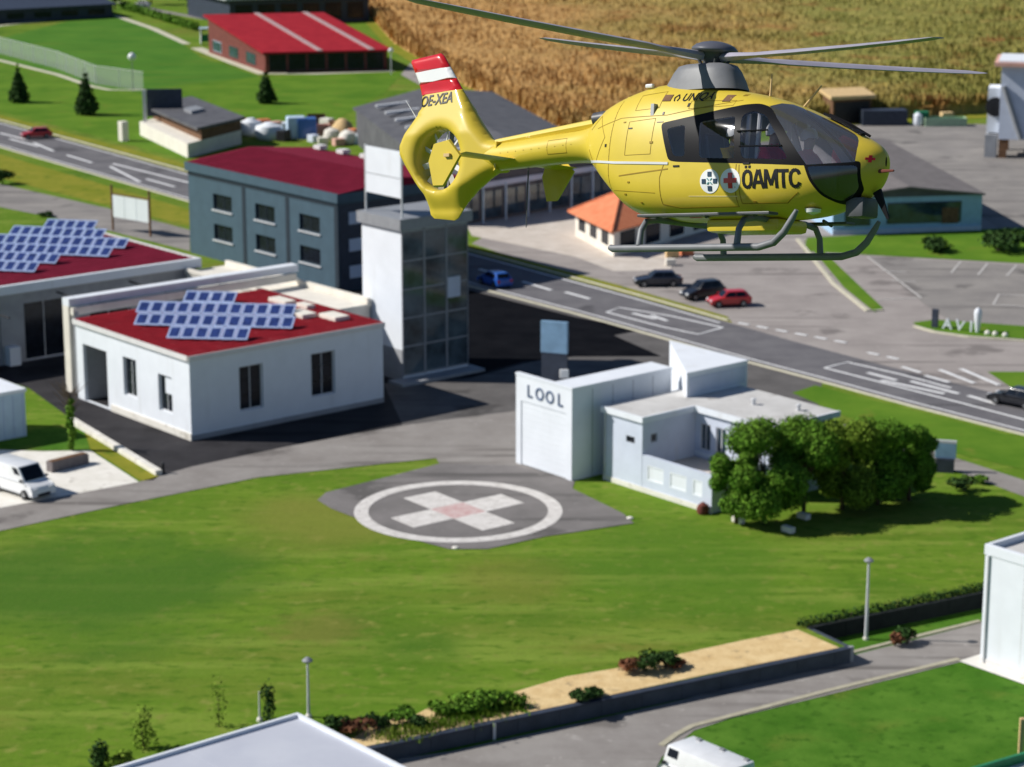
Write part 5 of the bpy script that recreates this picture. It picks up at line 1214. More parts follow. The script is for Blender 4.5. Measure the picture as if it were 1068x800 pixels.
p2 = xz(rnd_poly([(.33, 1.89), (.42, 1.36), (1.05, 1.33), (.93, 1.95)]), 3)
p3 = xz(rnd_poly([(1.03, 1.96), (1.16, 1.33), (1.93, 1.29), (1.70, 1.63), (1.42, 1.94), (1.18, 2.03)], .08), 3)
band = xz(rnd_poly([(-.38, 1.90), (-.15, 1.34), (.0, 1.315), (2.24, 1.20), (2.02, 1.47), (1.62, 1.89), (1.39, 2.08), (1.2, 2.14), (1.0, 2.13), (.27, 2.0)], .07), 4)
wsc = [(u_of_x(x), ph_of(x, z)) for x, z in [(2.82, 1.26), (2.66, 1.245), (2.5, 1.235), (2.35, 1.225), (2.2, 1.215), (2.1, 1.34), (2.0, 1.46), (1.87, 1.61), (1.74, 1.76), (1.6, 1.89), (1.5, 1.99), (1.38, 2.08), (1.3, 2.13)]]
wsc += [(u_of_x(x), sphi(x, y)) for x, y in [(1.36, .42), (1.45, .26), (1.56, .13), (1.7, .12), (1.9, .115), (2.1, .11), (2.3, .11), (2.5, .115), (2.62, .13), (2.7, .17), (2.76, .23), (2.80, .30)]]
chin = xz(rnd_poly([(2.21, 1.19), (2.28, 1.0), (2.38, .83), (2.51, .735), (2.67, .78), (2.82, .92), (2.85, 1.21)], .05), 3)
chs = xz(rnd_poly([(2.15, 1.245), (2.24, .99), (2.35, .80), (2.50, .69), (2.68, .735), (2.86, .90), (2.885, 1.262), (2.82, 1.275)], .05), 3)
mir = lambda P: [(u, -ph) for u, ph in P]
REG = []
for sg, P in ((1, lambda q: q), (-1, mir)):
    REG += [('rear_side_window', P(p1), m_hgl), ('door_window', P(p2), m_hgl), ('pilot_door_window', P(p3), m_hgl), ('windscreen', P(wsc), m_wsc), ('chin_window', P(chin), m_chin), ('chin_surround', P(chs), m_hblack), ('window_surround', P(band), m_hblack)]
PSC = 72/(2*math.pi)
cv = []; ce = []
for _, P, _m in REG:
    k = len(cv); cv += [Vector((p[0], p[1]*PSC)) for p in P]; ce += [(k+i, k+(i+1) % len(P)) for i in range(len(P))]
NP = 72
for i in range(NU):
    for j in range(NP+1): cv.append(Vector((float(i), (-math.pi + 2*math.pi*j/NP)*PSC)))
ov, oe, of, *_r = delaunay_2d_cdt(cv, ce, [], 0, 1e-5)
ov = [Vector((v.x, v.y/PSC)) for v in ov]
def inpoly(p, P):
    x, y = p; c = False; n = len(P); j = n-1
    for i in range(n):
        xi, yi = P[i]; xj, yj = P[j]
        if (yi > y) != (yj > y) and x < (xj-xi)*(y-yi)/(yj-yi)+xi: c = not c
        j = i
    return c
regs = {i: [] for i in range(len(REG))}; regs[-1] = []
bbs = [(min(p[0] for p in P), max(p[0] for p in P), min(p[1] for p in P), max(p[1] for p in P)) for _, P, _m in REG]
for f in of:
    c = ((ov[f[0]].x+ov[f[1]].x+ov[f[2]].x)/3, (ov[f[0]].y+ov[f[1]].y+ov[f[2]].y)/3); hit = -1
    for i, (_, P, _m) in enumerate(REG):
        b4 = bbs[i]
        if b4[0] <= c[0] <= b4[1] and b4[2] <= c[1] <= b4[3] and inpoly(c, P): hit = i; break
    regs[hit].append(f)
P3 = [surf(v.x, v.y) for v in ov]; N3 = [snorm(v.x, v.y) for v in ov]
def region(name, faces, m, off=0.0, flip=False, parent=hel):
    idx = {}; V = []; Nn = []; F = []
    for f in faces:
        t_ = []
        for i in f:
            if i not in idx: idx[i] = len(V); V.append(P3[i] + N3[i]*off); Nn.append(N3[i]*(-1 if flip else 1))
            t_.append(idx[i])
        a, b_, c = [V[i] for i in t_]
        if (b_-a).cross(c-a).dot(N3[f[0]]) * (-1 if flip else 1) < 0: t_ = t_[::-1]
        F.append(t_)
    me = bpy.data.meshes.new(name); me.from_pydata(V, [], F); me.materials.append(m)
    me.polygons.foreach_set('use_smooth', [True]*len(F)); me.update()
    me.normals_split_custom_set_from_vertices([tuple(x) for x in Nn])
    o = bpy.data.objects.new(name, me); COL.objects.link(o); o.parent = parent; return o
region('fuselage', regs[-1], m_yel)
for i, (nm, P, m) in enumerate(REG): region(nm, regs[i], m)
solid = [f for i in regs for f in regs[i] if (i == -1 or REG[i][0] == 'window_surround') and all(ov[k].x > 6 for k in f) and all(P3[k].x > -1.9 for k in f)]
region('cabin_lining', solid, m_inside, -.035, True)
MB().prism([(-.9, -.55), (1.6, -.55), (2.1, -.3), (2.1, .3), (1.6, .55), (-.9, .55)], .72, .78).build('cabin_floor', m_inside, hel)
MB().box((-.62, -.66, .78), (-.56, .66, 2.2)).build('bulkhead', m_inside, hel)
MB().prism([(2.0, -.42), (2.5, -.34), (2.5, .34), (2.0, .42)], .78, 1.26).build('instrument_panel', m_hdark, hel, bevel=.05)
def seat(x, y, rz=0):
    s_ = MB(); s_.box((x-.25, y-.24, .95), (x+.25, y+.24, 1.06)); s_.hexa([(x-.32, y-.22, 1.0), (x-.22, y-.22, 1.0), (x-.22, y+.22, 1.0), (x-.32, y+.22, 1.0), (x-.46, y-.19, 1.72), (x-.37, y-.19, 1.72), (x-.37, y+.19, 1.72), (x-.46, y+.19, 1.72)])
    s_.box((x-.2, y-.18, .78), (x+.2, y+.18, .95)); s_.build('seat', m_hdark, hel, bevel=.03)
for q_ in ((1.38, -.38), (1.45, .36), (.80, -.44)): seat(*q_)
q = MB()
for x, y in ((1.08, -.60), (1.26, -.58), (1.05, .55)): q.tube([(x, y, .8), (x, y*.86, 1.98)], .035, 8)
q.build('cabin_pole', m_lgrey, hel)
q = MB(); q.tube([(1.04, -.735, 1.72), (1.55, -.70, 1.72)], .012, 6); q.tube([(1.1, -.755, 1.5), (1.8, -.71, 1.49)], .014, 6); q.build('window_rail', m_hblack, hel)

# surface bound markings
def on_side(x, z, off=.006, sg=-1):
    return Vector((x, sg*(halfw(x, z)+off), z))
def sline(pts, wd, m, name='panel_line', off=.000, sg=-1, parent=None):
    mb_ = MB(); D_ = []
    for i in range(len(pts)-1):
        k = max(1, int(math.dist(pts[i], pts[i+1])/.06))
        for j in range(k): D_.append((pts[i][0]+(pts[i+1][0]-pts[i][0])*j/k, pts[i][1]+(pts[i+1][1]-pts[i][1])*j/k))
    D_.append(pts[-1])
    for i in range(len(D_)-1):
        a, b_ = Vector(D_[i]), Vector(D_[i+1]); n_ = Vector((-(b_-a).y, (b_-a).x)).normalized()*wd/2
        top_ = [on_side(*(a-n_), off+.004, sg), on_side(*(b_-n_), off+.004, sg), on_side(*(b_+n_), off+.004, sg), on_side(*(a+n_), off+.004, sg)]
        bot_ = [on_side(*(a-n_), off-.012, sg), on_side(*(b_-n_), off-.012, sg), on_side(*(b_+n_), off-.012, sg), on_side(*(a+n_), off-.012, sg)]
        mb_.hexa(bot_ + top_)
    return mb_.build(name, m, parent or hel)
for sg in (-1, 1):
    sline([(-.22, 1.32), (-.3, 1.1), (-.3, .72), (.0, .66), (1.05, .66), (1.08, 1.25)], .010, m_line_d, sg=sg)
    sline([(1.13, 1.24), (1.13, .70), (1.85, .70), (2.06, .84)], .010, m_line_d, sg=sg)
    sline([(-1.75, 1.9), (-1.2, 2.02), (-.3, 2.02), (.9, 2.2)], .009, m_line_d, sg=sg)
    sline([(-1.1, 1.15), (-.15, 1.22)], .018, m_line_d, 'sliding_door_rail', sg=sg)
    sline([(-1.95, 1.42), (-1.2, 1.35), (-.15, 1.30)], .035, m_lgrey, 'side_strake', .008, sg=sg)
    sline([(.22, .82), (1.08, .80)], .012, mat('pale_yellow', (.80, .68, .30), .4), 'door_step_line', sg=sg)
    sline([(-1.35, .98), (-1.35, 2.3)], .008, m_line_d, sg=sg)
    sline([(-1.95, 1.6), (-1.75, 1.3), (-1.5, 1.75), (-1.75, 2.1), (-1.95, 1.9)], .009, m_line_d, sg=sg)
for (x, z, a, b_) in ((-.62, 2.10, .025, .10), (-.38, 2.05, .025, .07), (-.95, 1.85, .06, .03), (-1.1, 1.95, .04, .03), (-1.45, 1.62, .03, .07), (-.9, 1.05, .035, .035), (-1.0, .88, .035, .035), (-.7, .75, .03, .03), (.03, 2.16, .03, .09), (.85, 2.29, .05, .05), (1.35, .72, .04, .03), (-.4, 1.92, .1, .02), (-.5, 1.62, .05, .05)):
    sline([(x-a*.6, z), (x+a*.6, z)], b_*.62, m_txt if b_ > .06 or a > .05 else m_line_d, 'latch', .004)
for (x, z, a, c) in ((-.42, 2.29, .15, .10), (.64, 2.24, .13, .11)):
    sline([(x-a/2, z+.005), (x+a/2, z)], c, m_wood, 'air_intake', .008)
sline([(.0, .56), (.22, .56)], .05, m_hred, 'red_placard', .006)
for sg in (-1, 1):
    for P_ in ([(-2.6, 1.60), (-2.6, 1.82), (-3.0, 1.80), (-3.0, 1.59), (-2.6, 1.60)], [(-.95, 2.12), (-.95, 2.36), (-.5, 2.40), (-.5, 2.14), (-.95, 2.12)], [(.05, 2.10), (.05, 2.22), (.8, 2.20), (.8, 2.12), (.05, 2.10)], [(-1.28, .95), (-.4, .88)], [(-1.0, 1.45), (-1.0, 1.95), (-.5, 1.98), (-.5, 1.45), (-1.0, 1.45)]):
        sline(P_, .007, m_line_d, 'hatch_line', sg=sg)
    for k_ in range(14): sline([(-1.36 - .0, .98 + k_*.095), (-1.348, .98 + k_*.095)], .012, m_line_d, 'fastener', .001, sg)
    for k_ in range(10): sline([(-2.5 - k_*.17, 1.72 - k_*.008), (-2.488 - k_*.17, 1.72 - k_*.008)], .012, m_line_d, 'fastener', .001, sg)
    for x_h in (-.05, 1.2): sline([(x_h, 1.255), (x_h + .11, 1.255)], .026, m_txt, 'door_handle', .006, sg)
def disc(x, z, r, m, name, off, sg=-1, n=28, par=None):
    mb_ = MB(); c = on_side(x, z, off, sg); pts = [on_side(x+r*math.cos(2*math.pi*i/n), z+r*math.sin(2*math.pi*i/n), off, sg) for i in range(n)]
    ins = [on_side(x+r*math.cos(2*math.pi*i/n), z+r*math.sin(2*math.pi*i/n), off-.015, sg) for i in range(n)]
    for i in range(n): j = (i+1) % n; mb_.face([c, pts[i], pts[j]]); mb_.face([ins[i], ins[j], pts[j], pts[i]])
    return mb_.build(name, m, par or hel)
m_star = mat('emblem_slate', (.03, .06, .10), .4); m_star2 = mat('emblem_teal', (.10, .32, .32), .4)
for sg in (-1, 1):
    e1 = disc(.62, 1.02, .172, m_hwhite, 'star_emblem', .006, sg); e2 = disc(.985, 1.02, .172, m_hwhite, 'cross_emblem', .006, sg)
    for k in range(4):
        a = k*math.pi/2; sline([(.62+.068*math.cos(a), 1.02+.068*math.sin(a)), (.62+.135*math.cos(a), 1.02+.135*math.sin(a))], .066, m_star, 'emblem_bar', .010, sg, e1)
    for k in range(4):
        a = k*math.pi/2+math.pi/4; sline([(.62+.018*math.cos(a), 1.02+.018*math.sin(a)), (.62+.06*math.cos(a), 1.02+.06*math.sin(a))], .014, m_star2, 'emblem_bar', .010, sg, e1)
    sline([(.985-.11, 1.02), (.985+.11, 1.02)], .068, m_hred, 'cross_bar', .010, sg, e2); sline([(.985, 1.02-.11), (.985, 1.02+.11)], .0675, m_hred, 'cross_bar', .0105, sg, e2)
def side_text(s_, x0, z0, size, sx, m, name, bold=0.0, sub=2, sl=0.0, sg=-1):
    def pj(co):
        x = x0 + co.x if sg < 0 else x0 - co.x
        return on_side(x, z0 + co.y + sl*co.x, .005 + (co.z > 0)*.004, sg)
    return text_mesh(name, s_, size, m, hel, None, .01, sx, bold, pj, sub=0)
LET = {'O': [[(.5, 1), (.18, .9), (.05, .68), (.05, .32), (.18, .1), (.5, 0), (.82, .1), (.95, .32), (.95, .68), (.82, .9), (.5, 1)]],
 'A': [[(.0, -.06), (.44, 1.05)], [(.56, 1.05), (1.0, -.06)], [(.2, .30), (.8, .30)]], 'M': [[(.04, -.06), (.04, 1.06)], [(.96, -.06), (.96, 1.06)], [(.10, 1.0), (.5, .12)], [(.5, .12), (.90, 1.0)]],
 'T': [[(-.04, .95), (1.04, .95)], [(.5, -.06), (.5, .92)]], 'C': [[(.96, .74), (.84, .92), (.5, 1), (.18, .9), (.05, .68), (.05, .32), (.18, .1), (.5, 0), (.84, .08), (.96, .26)]]}
for sg in (-1, 1):
    x_ = 1.205
    for ch_, w_l in (('O', .145), ('A', .165), ('M', .19), ('T', .145), ('C', .145)):
        sl_ = LET[ch_]; par = None
        for st in sl_:
            pp_ = [((x_ + a*w_l) if sg < 0 else (3.30 - x_ - a*w_l), .915 + b_*.235) for a, b_ in st]
            par_o = sline(pp_, .046, m_txt, 'letter_stroke', .003, sg, par); par = par or par_o
        if ch_ == 'O':
            for dx_ in (.045, .105): sline([((x_ + dx_ - .018) if sg < 0 else (3.30 - x_ - dx_ + .018), 1.205), ((x_ + dx_ + .018) if sg < 0 else (3.30 - x_ - dx_ - .018), 1.205)], .036, m_txt, 'letter_dot', .003, sg, par)
        x_ += w_l + .028
side_text('UNIQA', -.14, 2.225, .175, .90, m_txt, 'small_lettering', .002, sl=.03)
sline([(-.27, 2.235), (-.29, 2.29), (-.24, 2.335), (-.20, 2.28), (-.22, 2.235)], .014, m_txt, 'lettering_mark', .008); 
sline([(2.955, 1.31), (2.985, 1.31)], .10, m_hred, 'nose_cross', .006); sline([(2.925, 1.31), (3.012, 1.31)], .034, m_hred, 'nose_cross', .007)
# wipers on the centre strip
for sg in (-1, 1):
    q = MB(); A = surf(u_of_x(2.72), sg*sphi(2.72, .10)) + Z*.03; B = surf(u_of_x(2.05), sg*sphi(2.05, .07)) + Z*.045; q.tube([A, A.lerp(B, .5) + Z*.02, B], .022, 6); q.build('wiper', m_hblack, hel)
q = MB()
for x in (2.62, 2.35, 2.2): p_ = surf(u_of_x(x), 0); q.obox(p_ + Z*.02, Vector((1, 0, -.5)).normalized(), Y, Z, .07, .035, .02)
q.build('nose_fitting', m_hblack, hel)

# ---- tail: fenestron shroud and fin from one outline with a duct
DX, DZ, DR = -5.43, 1.60, .49
OUT = [(-4.15, 1.40), (-4.45, 1.26), (-4.75, 1.08), (-4.80, 1.02), (-5.08, .66), (-5.16, .62), (-5.62, .66), (-5.70, .72), (-5.80, 1.02), (-5.98, 1.22), (-6.22, 1.50), (-6.36, 1.68), (-6.37, 1.86), (-6.25, 2.10), (-6.07, 2.33), (-5.95, 2.48), (-5.98, 2.62), (-6.10, 2.90), (-6.30, 3.24), (-6.28, 3.28), (-5.62, 3.35), (-5.55, 3.30), (-5.0, 2.60), (-4.62, 2.12), (-4.40, 1.90), (-4.15, 1.84)]
CIR = [(DX + DR*math.cos(2*math.pi*i/40), DZ + DR*math.sin(2*math.pi*i/40)) for i in range(40)]
def segd(p, a, b_):
    a, b_, p = Vector(a), Vector(b_), Vector(p); t_ = max(0, min(1, (p-a).dot(b_-a)/(b_-a).length_squared)); return (a+(b_-a)*t_-p).length
outd = []
for i in range(len(OUT)):
    a, b_ = Vector(OUT[i]), Vector(OUT[(i+1) % len(OUT)]); k = max(1, int((b_-a).length/.05))
    for j in range(k): outd.append(a.lerp(b_, j/k))
ZR1, ZR2, ZR3 = 2.70, 2.90, 3.10
def stripez(x, base): return base + .075*(x+5.6)
cv = [v.copy() for v in outd]; ce = [(i, (i+1) % len(outd)) for i in range(len(outd))]
k = len(cv); cv += [Vector(c) for c in CIR]; ce += [(k+i, k+(i+1) % 40) for i in range(40)]
for zl in (ZR1, ZR2, ZR3):
    k = len(cv); cv += [Vector((-6.6, stripez(-6.6, zl))), Vector((-4.6, stripez(-4.6, zl)))]; ce.append((k, k+1))
for i in range(60):
    for j in range(66): cv.append(Vector((-6.45 + i*.042, .58 + j*.042)))
ov2, oe2, of2, *_r = delaunay_2d_cdt(cv, ce, [], 0, 1e-5)
def thick(p):
    x, z = p
    dO = min(segd(p, OUT[i], OUT[(i+1) % len(OUT)]) for i in range(len(OUT))); dC = abs(math.hypot(x-DX, z-DZ) - DR)
    r_ = math.hypot(x-DX, z-DZ); T = .25
    tf = min(1, max(0, (z-2.0)/.75)); tv = min(1, max(0, (1.15-z)/.35)); T = T*(1-tf) + .065*tf; T = T*(1-tv) + .05*tv
    tb = min(1, max(0, (x+4.9)/.6)); T = T*(1-tb) + .17*tb
    e = .17 if tf < .5 else .10
    k_ = 1.0
    if dO < e and x < -4.2: k_ *= math.sqrt(max(0, 1-(1-dO/e)**2))
    if dC < .20: k_ *= .45 + .55*math.sqrt(max(0, 1-(1-dC/.20)**2))
    return max(.012, T*k_)
TH_ = [thick(v) for v in ov2]
groups = {'tail_fin': [], 'red_band': [], 'white_band': []}
for f in of2:
    c = (ov2[f[0]]+ov2[f[1]]+ov2[f[2]])/3
    if math.hypot(c.x-DX, c.y-DZ) < DR or not inpoly((c.x, c.y), OUT): continue
    zz = c.y
    g_ = 'tail_fin' if zz < stripez(c.x, ZR1) else ('white_band' if stripez(c.x, ZR2) < zz < stripez(c.x, ZR3) else 'red_band')
    groups[g_].append(f)
for g_, m in (('tail_fin', m_yel), ('red_band', m_hred), ('white_band', m_hwhite)):
    q = MB(); idx = {}
    for sg in (-1, 1):
        for f in groups[g_]:
            t_ = []
            for i in f:
                if (i, sg) not in idx: idx[(i, sg)] = q.vert((ov2[i].x, sg*TH_[i], ov2[i].y))
                t_.append(idx[(i, sg)])
            q.f.append(t_ if sg < 0 else t_[::-1]); q.m.append(0)
    # close the rim
    cnt = {}
    for f in groups[g_]:
        for a, b_ in ((f[0], f[1]), (f[1], f[2]), (f[2], f[0])): cnt.setdefault((min(a, b_), max(a, b_)), []).append((a, b_))
    for kx, v in cnt.items():
        if len(v) == 1: a, b_ = v[0]; q.f.append([idx[(b_, -1)], idx[(a, -1)], idx[(a, 1)], idx[(b_, 1)]]); q.m.append(0)
    o = q.build(g_, m, hel, smooth='angle')
def fin_text(s_, x0, z0, size, sg=-1):
    def pj(co):
        x = x0 + co.x*(1 if sg < 0 else -1); z = z0 + co.y + .075*co.x
        return Vector((x, sg*(thick((x, z)) + .006 + (co.z > 0)*.004), z))
    text_mesh('registration', s_, size, m_txt, hel, None, .01, .80, .004, pj, sub=0)
fin_text('OE-XEA', -5.93, 2.47, .255)
fan = MB(); fan.lathe([(.05, -.16), (.15, -.12), (.17, 0), (.15, .12), (.05, .16)], n=16); fo = fan.build('fan_hub', m_hgrey, hel, smooth='angle'); fo.rotation_euler = (math.pi/2, 0, 0); fo.location = (DX, 0, DZ)
for i in range(10):
    a = i*2*math.pi/10 + .2; d = Vector((math.cos(a), 0, math.sin(a))); t_ = Vector((-math.sin(a), 0, math.cos(a)))
    MB().obox(Vector((DX, -.02, DZ)) + d*.31, d, (t_*.8 + Y*.6).normalized(), (Y*.8 - t_*.6).normalized(), .17, .045, .008).build('fan_blade', m_lgrey, hel)
for i in range(6):
    a = i*2*math.pi/6 + .5; d = Vector((math.cos(a), 0, math.sin(a))); t_ = Vector((-math.sin(a), 0, math.cos(a)))
    MB().obox(Vector((DX, .12, DZ)) + d*.31, d, t_, Y, .17, .02, .03).build('stator_vane', m_hgrey, hel)
# stabiliser and end plates
q = MB(); n = 10
def foil(q, c0, c1, ch0, ch1, th0, th1, up_, ax):
    prof = [(.5, 0), (.3, .5), (0, .9), (-.25, .8), (-.5, .0), (-.25, -.8), (0, -.9), (.3, -.5)]
    k = len(q.v)
    for c, ch_, th_ in ((c0, ch0, th0), (c1, ch1, th1)):
        for (a, b_) in prof: q.v.append(tuple(Vector(c) + Vector(ax)*a*ch_ + Vector(up_)*b_*th_*.5))
    m_ = len(prof)
    for i in range(m_): j = (i+1) % m_; q.f.append([k+i, k+j, k+m_+j, k+m_+i]); q.m.append(0)
    q.f.append([k+i for i in range(m_)][::-1]); q.m.append(0); q.f.append([k+m_+i for i in range(m_)]); q.m.append(0)
foil(q, (-4.0, -1.3, 1.55), (-4.0, 1.3, 1.55), .58, .58, .07, .07, Z, X)
q.build('stabiliser', m_yel, hel, smooth='angle')
EP = [(-4.38, 1.70), (-4.06, 1.755), (-3.80, 1.50), (-4.14, 1.02), (-4.36, 1.02), (-4.48, 1.42)]
for sg in (-1, 1):
    q = MB(); nn_ = len(EP); y0, y1 = sg*1.30, sg*1.345
    A = [(x, y0, z) for x, z in EP]; B = [(x*.98-.083, y1, (z-1.4)*.94+1.4) for x, z in EP]; k = len(q.v); q.v += A + B
    for i in range(nn_): j = (i+1) % nn_; q.f.append([k+i, k+j, k+nn_+j, k+nn_+i]); q.m.append(0)
    q.f.append([k+i for i in range(nn_)]); q.m.append(0); q.f.append([k+nn_+i for i in range(nn_)][::-1]); q.m.append(0)
    ep = q.build('end_plate', m_yel, hel); MB().obox((-4.05, sg*1.36, 1.5), X, Y, Z, .06, .03, .025).build('tip_light', m_tan, ep)
q = MB(); q.tube([(-1.5, 0, 2.36), (-2.1, 0, 2.06), (-4.3, 0, 1.84)], [.10, .085, .06], 8); q.build('drive_shaft_cover', m_yel, hel, smooth='angle')
for sg in (-1, 1):
    q = MB(); q.tube([(-1.5, sg*.24, 2.10), (-1.85, sg*.25, 2.09), (-2.02, sg*.28, 2.07)], [.11, .11, .105], 12, cap=False); q.tube([(-1.9, sg*.255, 2.085), (-1.91, sg*.255, 2.085)], [.1, .1], 12); q.build('exhaust', m_hdark, hel, smooth='angle')
MB().tube([(-3.55, -.05, 1.42), (-3.55, -.05, .48)], [.012, .008], 5).build('wire_antenna', m_hdark, hel)
MB().tube([(-6.05, -.03, 2.25), (-6.35, -.05, 2.62)], [.012, .006], 5).build('whip_antenna', m_lgrey, hel)
q = MB(); q.tube([(1.05, 0, 2.3), (1.06, 0, 2.62)], [.02, .01], 6); q.build('roof_antenna', m_tan, hel); q = MB(); q.tube([(1.55, .1, 2.1), (1.85, .12, 2.42)], [.02, .012], 6); q.build('roof_antenna', m_tan, hel)
q = MB(); q.obox((-.95, -.30, 2.52), X, Y, Z, .07, .03, .03); q.build('roof_fitting', m_lgrey, hel, bevel=.02)
# belly equipment, chin turret, wire cutter, lights
MB().box((.25, -.36, .33), (1.55, .36, .52)).build('belly_pod', m_yel, hel, bevel=.07, smooth='angle')
q = MB(); q.box((2.55, -.20, .52), (2.85, .20, .80)); q.build('camera_box', m_hdark, hel, bevel=.05, smooth='angle')
q = MB(); q.hexa([(2.88, -.02, .86), (3.0, -.02, .92), (3.0, .02, .92), (2.88, .02, .86), (3.12, -.012, .50), (3.16, -.012, .50), (3.16, .012, .50), (3.12, .012, .50)]); q.build('wire_cutter', m_hblack, hel)
MB().tube([(3.0, -.1, 1.15), (3.28, -.12, 1.15)], [.03, .015], 6).build('pitot_tube', m_redwood, hel)
q = MB(); q.lathe([(.02, -.05), (.10, -.02), (.12, .03), (.04, .05)], c=(2.12, -.34, .60), n=14); q.build('landing_light', m_chrome, hel, smooth='angle')
# landing gear
for sg in (-1, 1):
    y = sg*1.0; q = MB(); q.tube([(-1.0, y, .08), (-.95, y, .06), (1.7, y, .06), (1.95, y, .12), (2.12, y, .26), (2.26, y, .46), (2.32, y, .56)], [.045, .055, .055, .055, .052, .045, .03], 10); q.build('skid_tube', m_hgrey, hel, smooth='angle')
    MB().obox((.7, sg*.93, .53), X, Y, Z, 1.18, .11, .02).build('footstep', m_hdark, hel, bevel=.01)
    q = MB()
    for x in (-.2, .7, 1.55): q.tube([(x, sg*.93, .50), (x, sg*.72, .56)], .025, 6)
    q.build('step_bracket', m_hdark, hel)
for x in (-.45, 1.32):
    q = MB(); pts = [(x, -1.0, .10), (x, -.97, .32), (x, -.86, .46), (x, -.60, .50), (x, 0, .50), (x, .60, .50), (x, .86, .46), (x, .97, .32), (x, 1.0, .10)]; q.tube(pts, [.05, .045, .045, .045, .045, .045, .045, .045, .05], 10); q.build('cross_tube', m_hgrey, hel, smooth='angle')
# mast fairing, hub, blades
q = MB(); k = 0; rings = []
for (z, x0, x1, w2) in ((2.42, -.82, .58, .36), (2.54, -.76, .53, .34), (2.70, -.66, .44, .31), (2.79, -.58, .36, .28), (2.815, -.5, .28, .22)):
    rings.append([((x0+x1)/2 + (x1-x0)/2*math.copysign(abs(math.cos(a))**.75, math.cos(a)), w2*math.copysign(abs(math.sin(a))**.75, math.sin(a)), z) for a in [2*math.pi*i/28 for i in range(28)]])
for r_ in rings: q.v += r_
for i in range(len(rings)-1):
    for j in range(28): a = i*28+j; b_ = i*28+(j+1) % 28; q.f.append([a, b_, b_+28, a+28]); q.m.append(0)
q.f.append([(len(rings)-1)*28+j for j in range(28)]); q.m.append(0)
q.build('mast_fairing', m_hgrey, hel, smooth=True)
rn = (HM.inverted() @ (camM @ Vector((.0913, .9915, .0923)))).normalized(); ra = HM.inverted() @ (camM @ Vector((.8696, -.0342, -.4925))); ra = (ra - rn*ra.dot(rn)).normalized(); rb_ = rn.cross(ra)
HC = Vector((0, 0, 2.95))
rot = empty('main_rotor', (0, 0, 0)); rot.parent = hel
def fr(a, b_, c): return HC + ra*a + rb_*b_ + rn*c
q = MB(); q.tube([fr(0, 0, -.35), fr(0, 0, -.1), fr(0, 0, .06)], [.13, .16, .24], 16); q.build('mast', m_hdark, rot, smooth='angle')
q = MB(); n = 28; prof = [(.30, .04), (.345, .07), (.34, .095), (.28, .15), (.19, .185), (.09, .205), (.01, .21)]
for (r_, z) in prof: q.v += [tuple(fr(r_*math.cos(2*math.pi*j/n), r_*math.sin(2*math.pi*j/n), z)) for j in range(n)]
for i in range(len(prof)-1):
    for j in range(n): a = i*n+j; b_ = i*n+(j+1) % n; q.f.append([a, b_, b_+n, a+n]); q.m.append(0)
q.f.append([n-1-j for j in range(n)]); q.m.append(0)
q.build('rotor_cap', mat('rotor_cap_grey', (.10, .105, .13), .4, var=.1), rot, smooth=True)
q = MB()
for j in range(6): a = j*1.047; q.tube([fr(.13*math.cos(a), .13*math.sin(a), -.32), fr(.26*math.cos(a), .26*math.sin(a), -.04)], .018, 6)
q.build('pitch_link', m_hdark, rot)
for k in range(4):
    a = k*math.pi/2; d = (ra*math.cos(a) + rb_*math.sin(a)); tn = rn.cross(d); up_ = rn
    cone = .055
    q = MB(); secs = [(.20, .10, .13, 0), (.45, .12, .12, 3), (.75, .13, .10, 6), (1.0, .20, .08, 9), (1.25, .31, .085, 10), (2.2, .32, .082, 10), (3.4, .32, .070, 9), (4.4, .32, .058, 8), (4.85, .31, .046, 7), (5.08, .20, .018, 3)]
    prof = [(.5, 0), (.32, .42), (.1, .5), (-.2, .36), (-.5, .03), (-.5, -.03), (-.2, -.36), (.1, -.5), (.32, -.42)]
    m_ = len(prof)
    for (r_, ch_, th_, tw2) in secs:
        c = HC + d*r_ + rn*(r_*cone*(.7+.06*r_) - .03); w_r = R(tw2); t2 = (tn*math.cos(w_r) + up_*math.sin(w_r)); u2 = (up_*math.cos(w_r) - tn*math.sin(w_r))
        sh = -.02
        for (p_, h_) in prof: q.v.append(tuple(c + t2*(p_+sh)*ch_ + u2*h_*th_))
    for i in range(len(secs)-1):
        for j in range(m_): a_ = i*m_+j; b_ = i*m_+(j+1) % m_; q.f.append([a_, a_+m_, b_+m_, b_]); q.m.append(0)
    q.f.append(list(range(m_))); q.m.append(0); q.f.append([(len(secs)-1)*m_+j for j in range(m_)][::-1]); q.m.append(0)
    q.build('rotor_blade', m_blade, rot, smooth='angle')

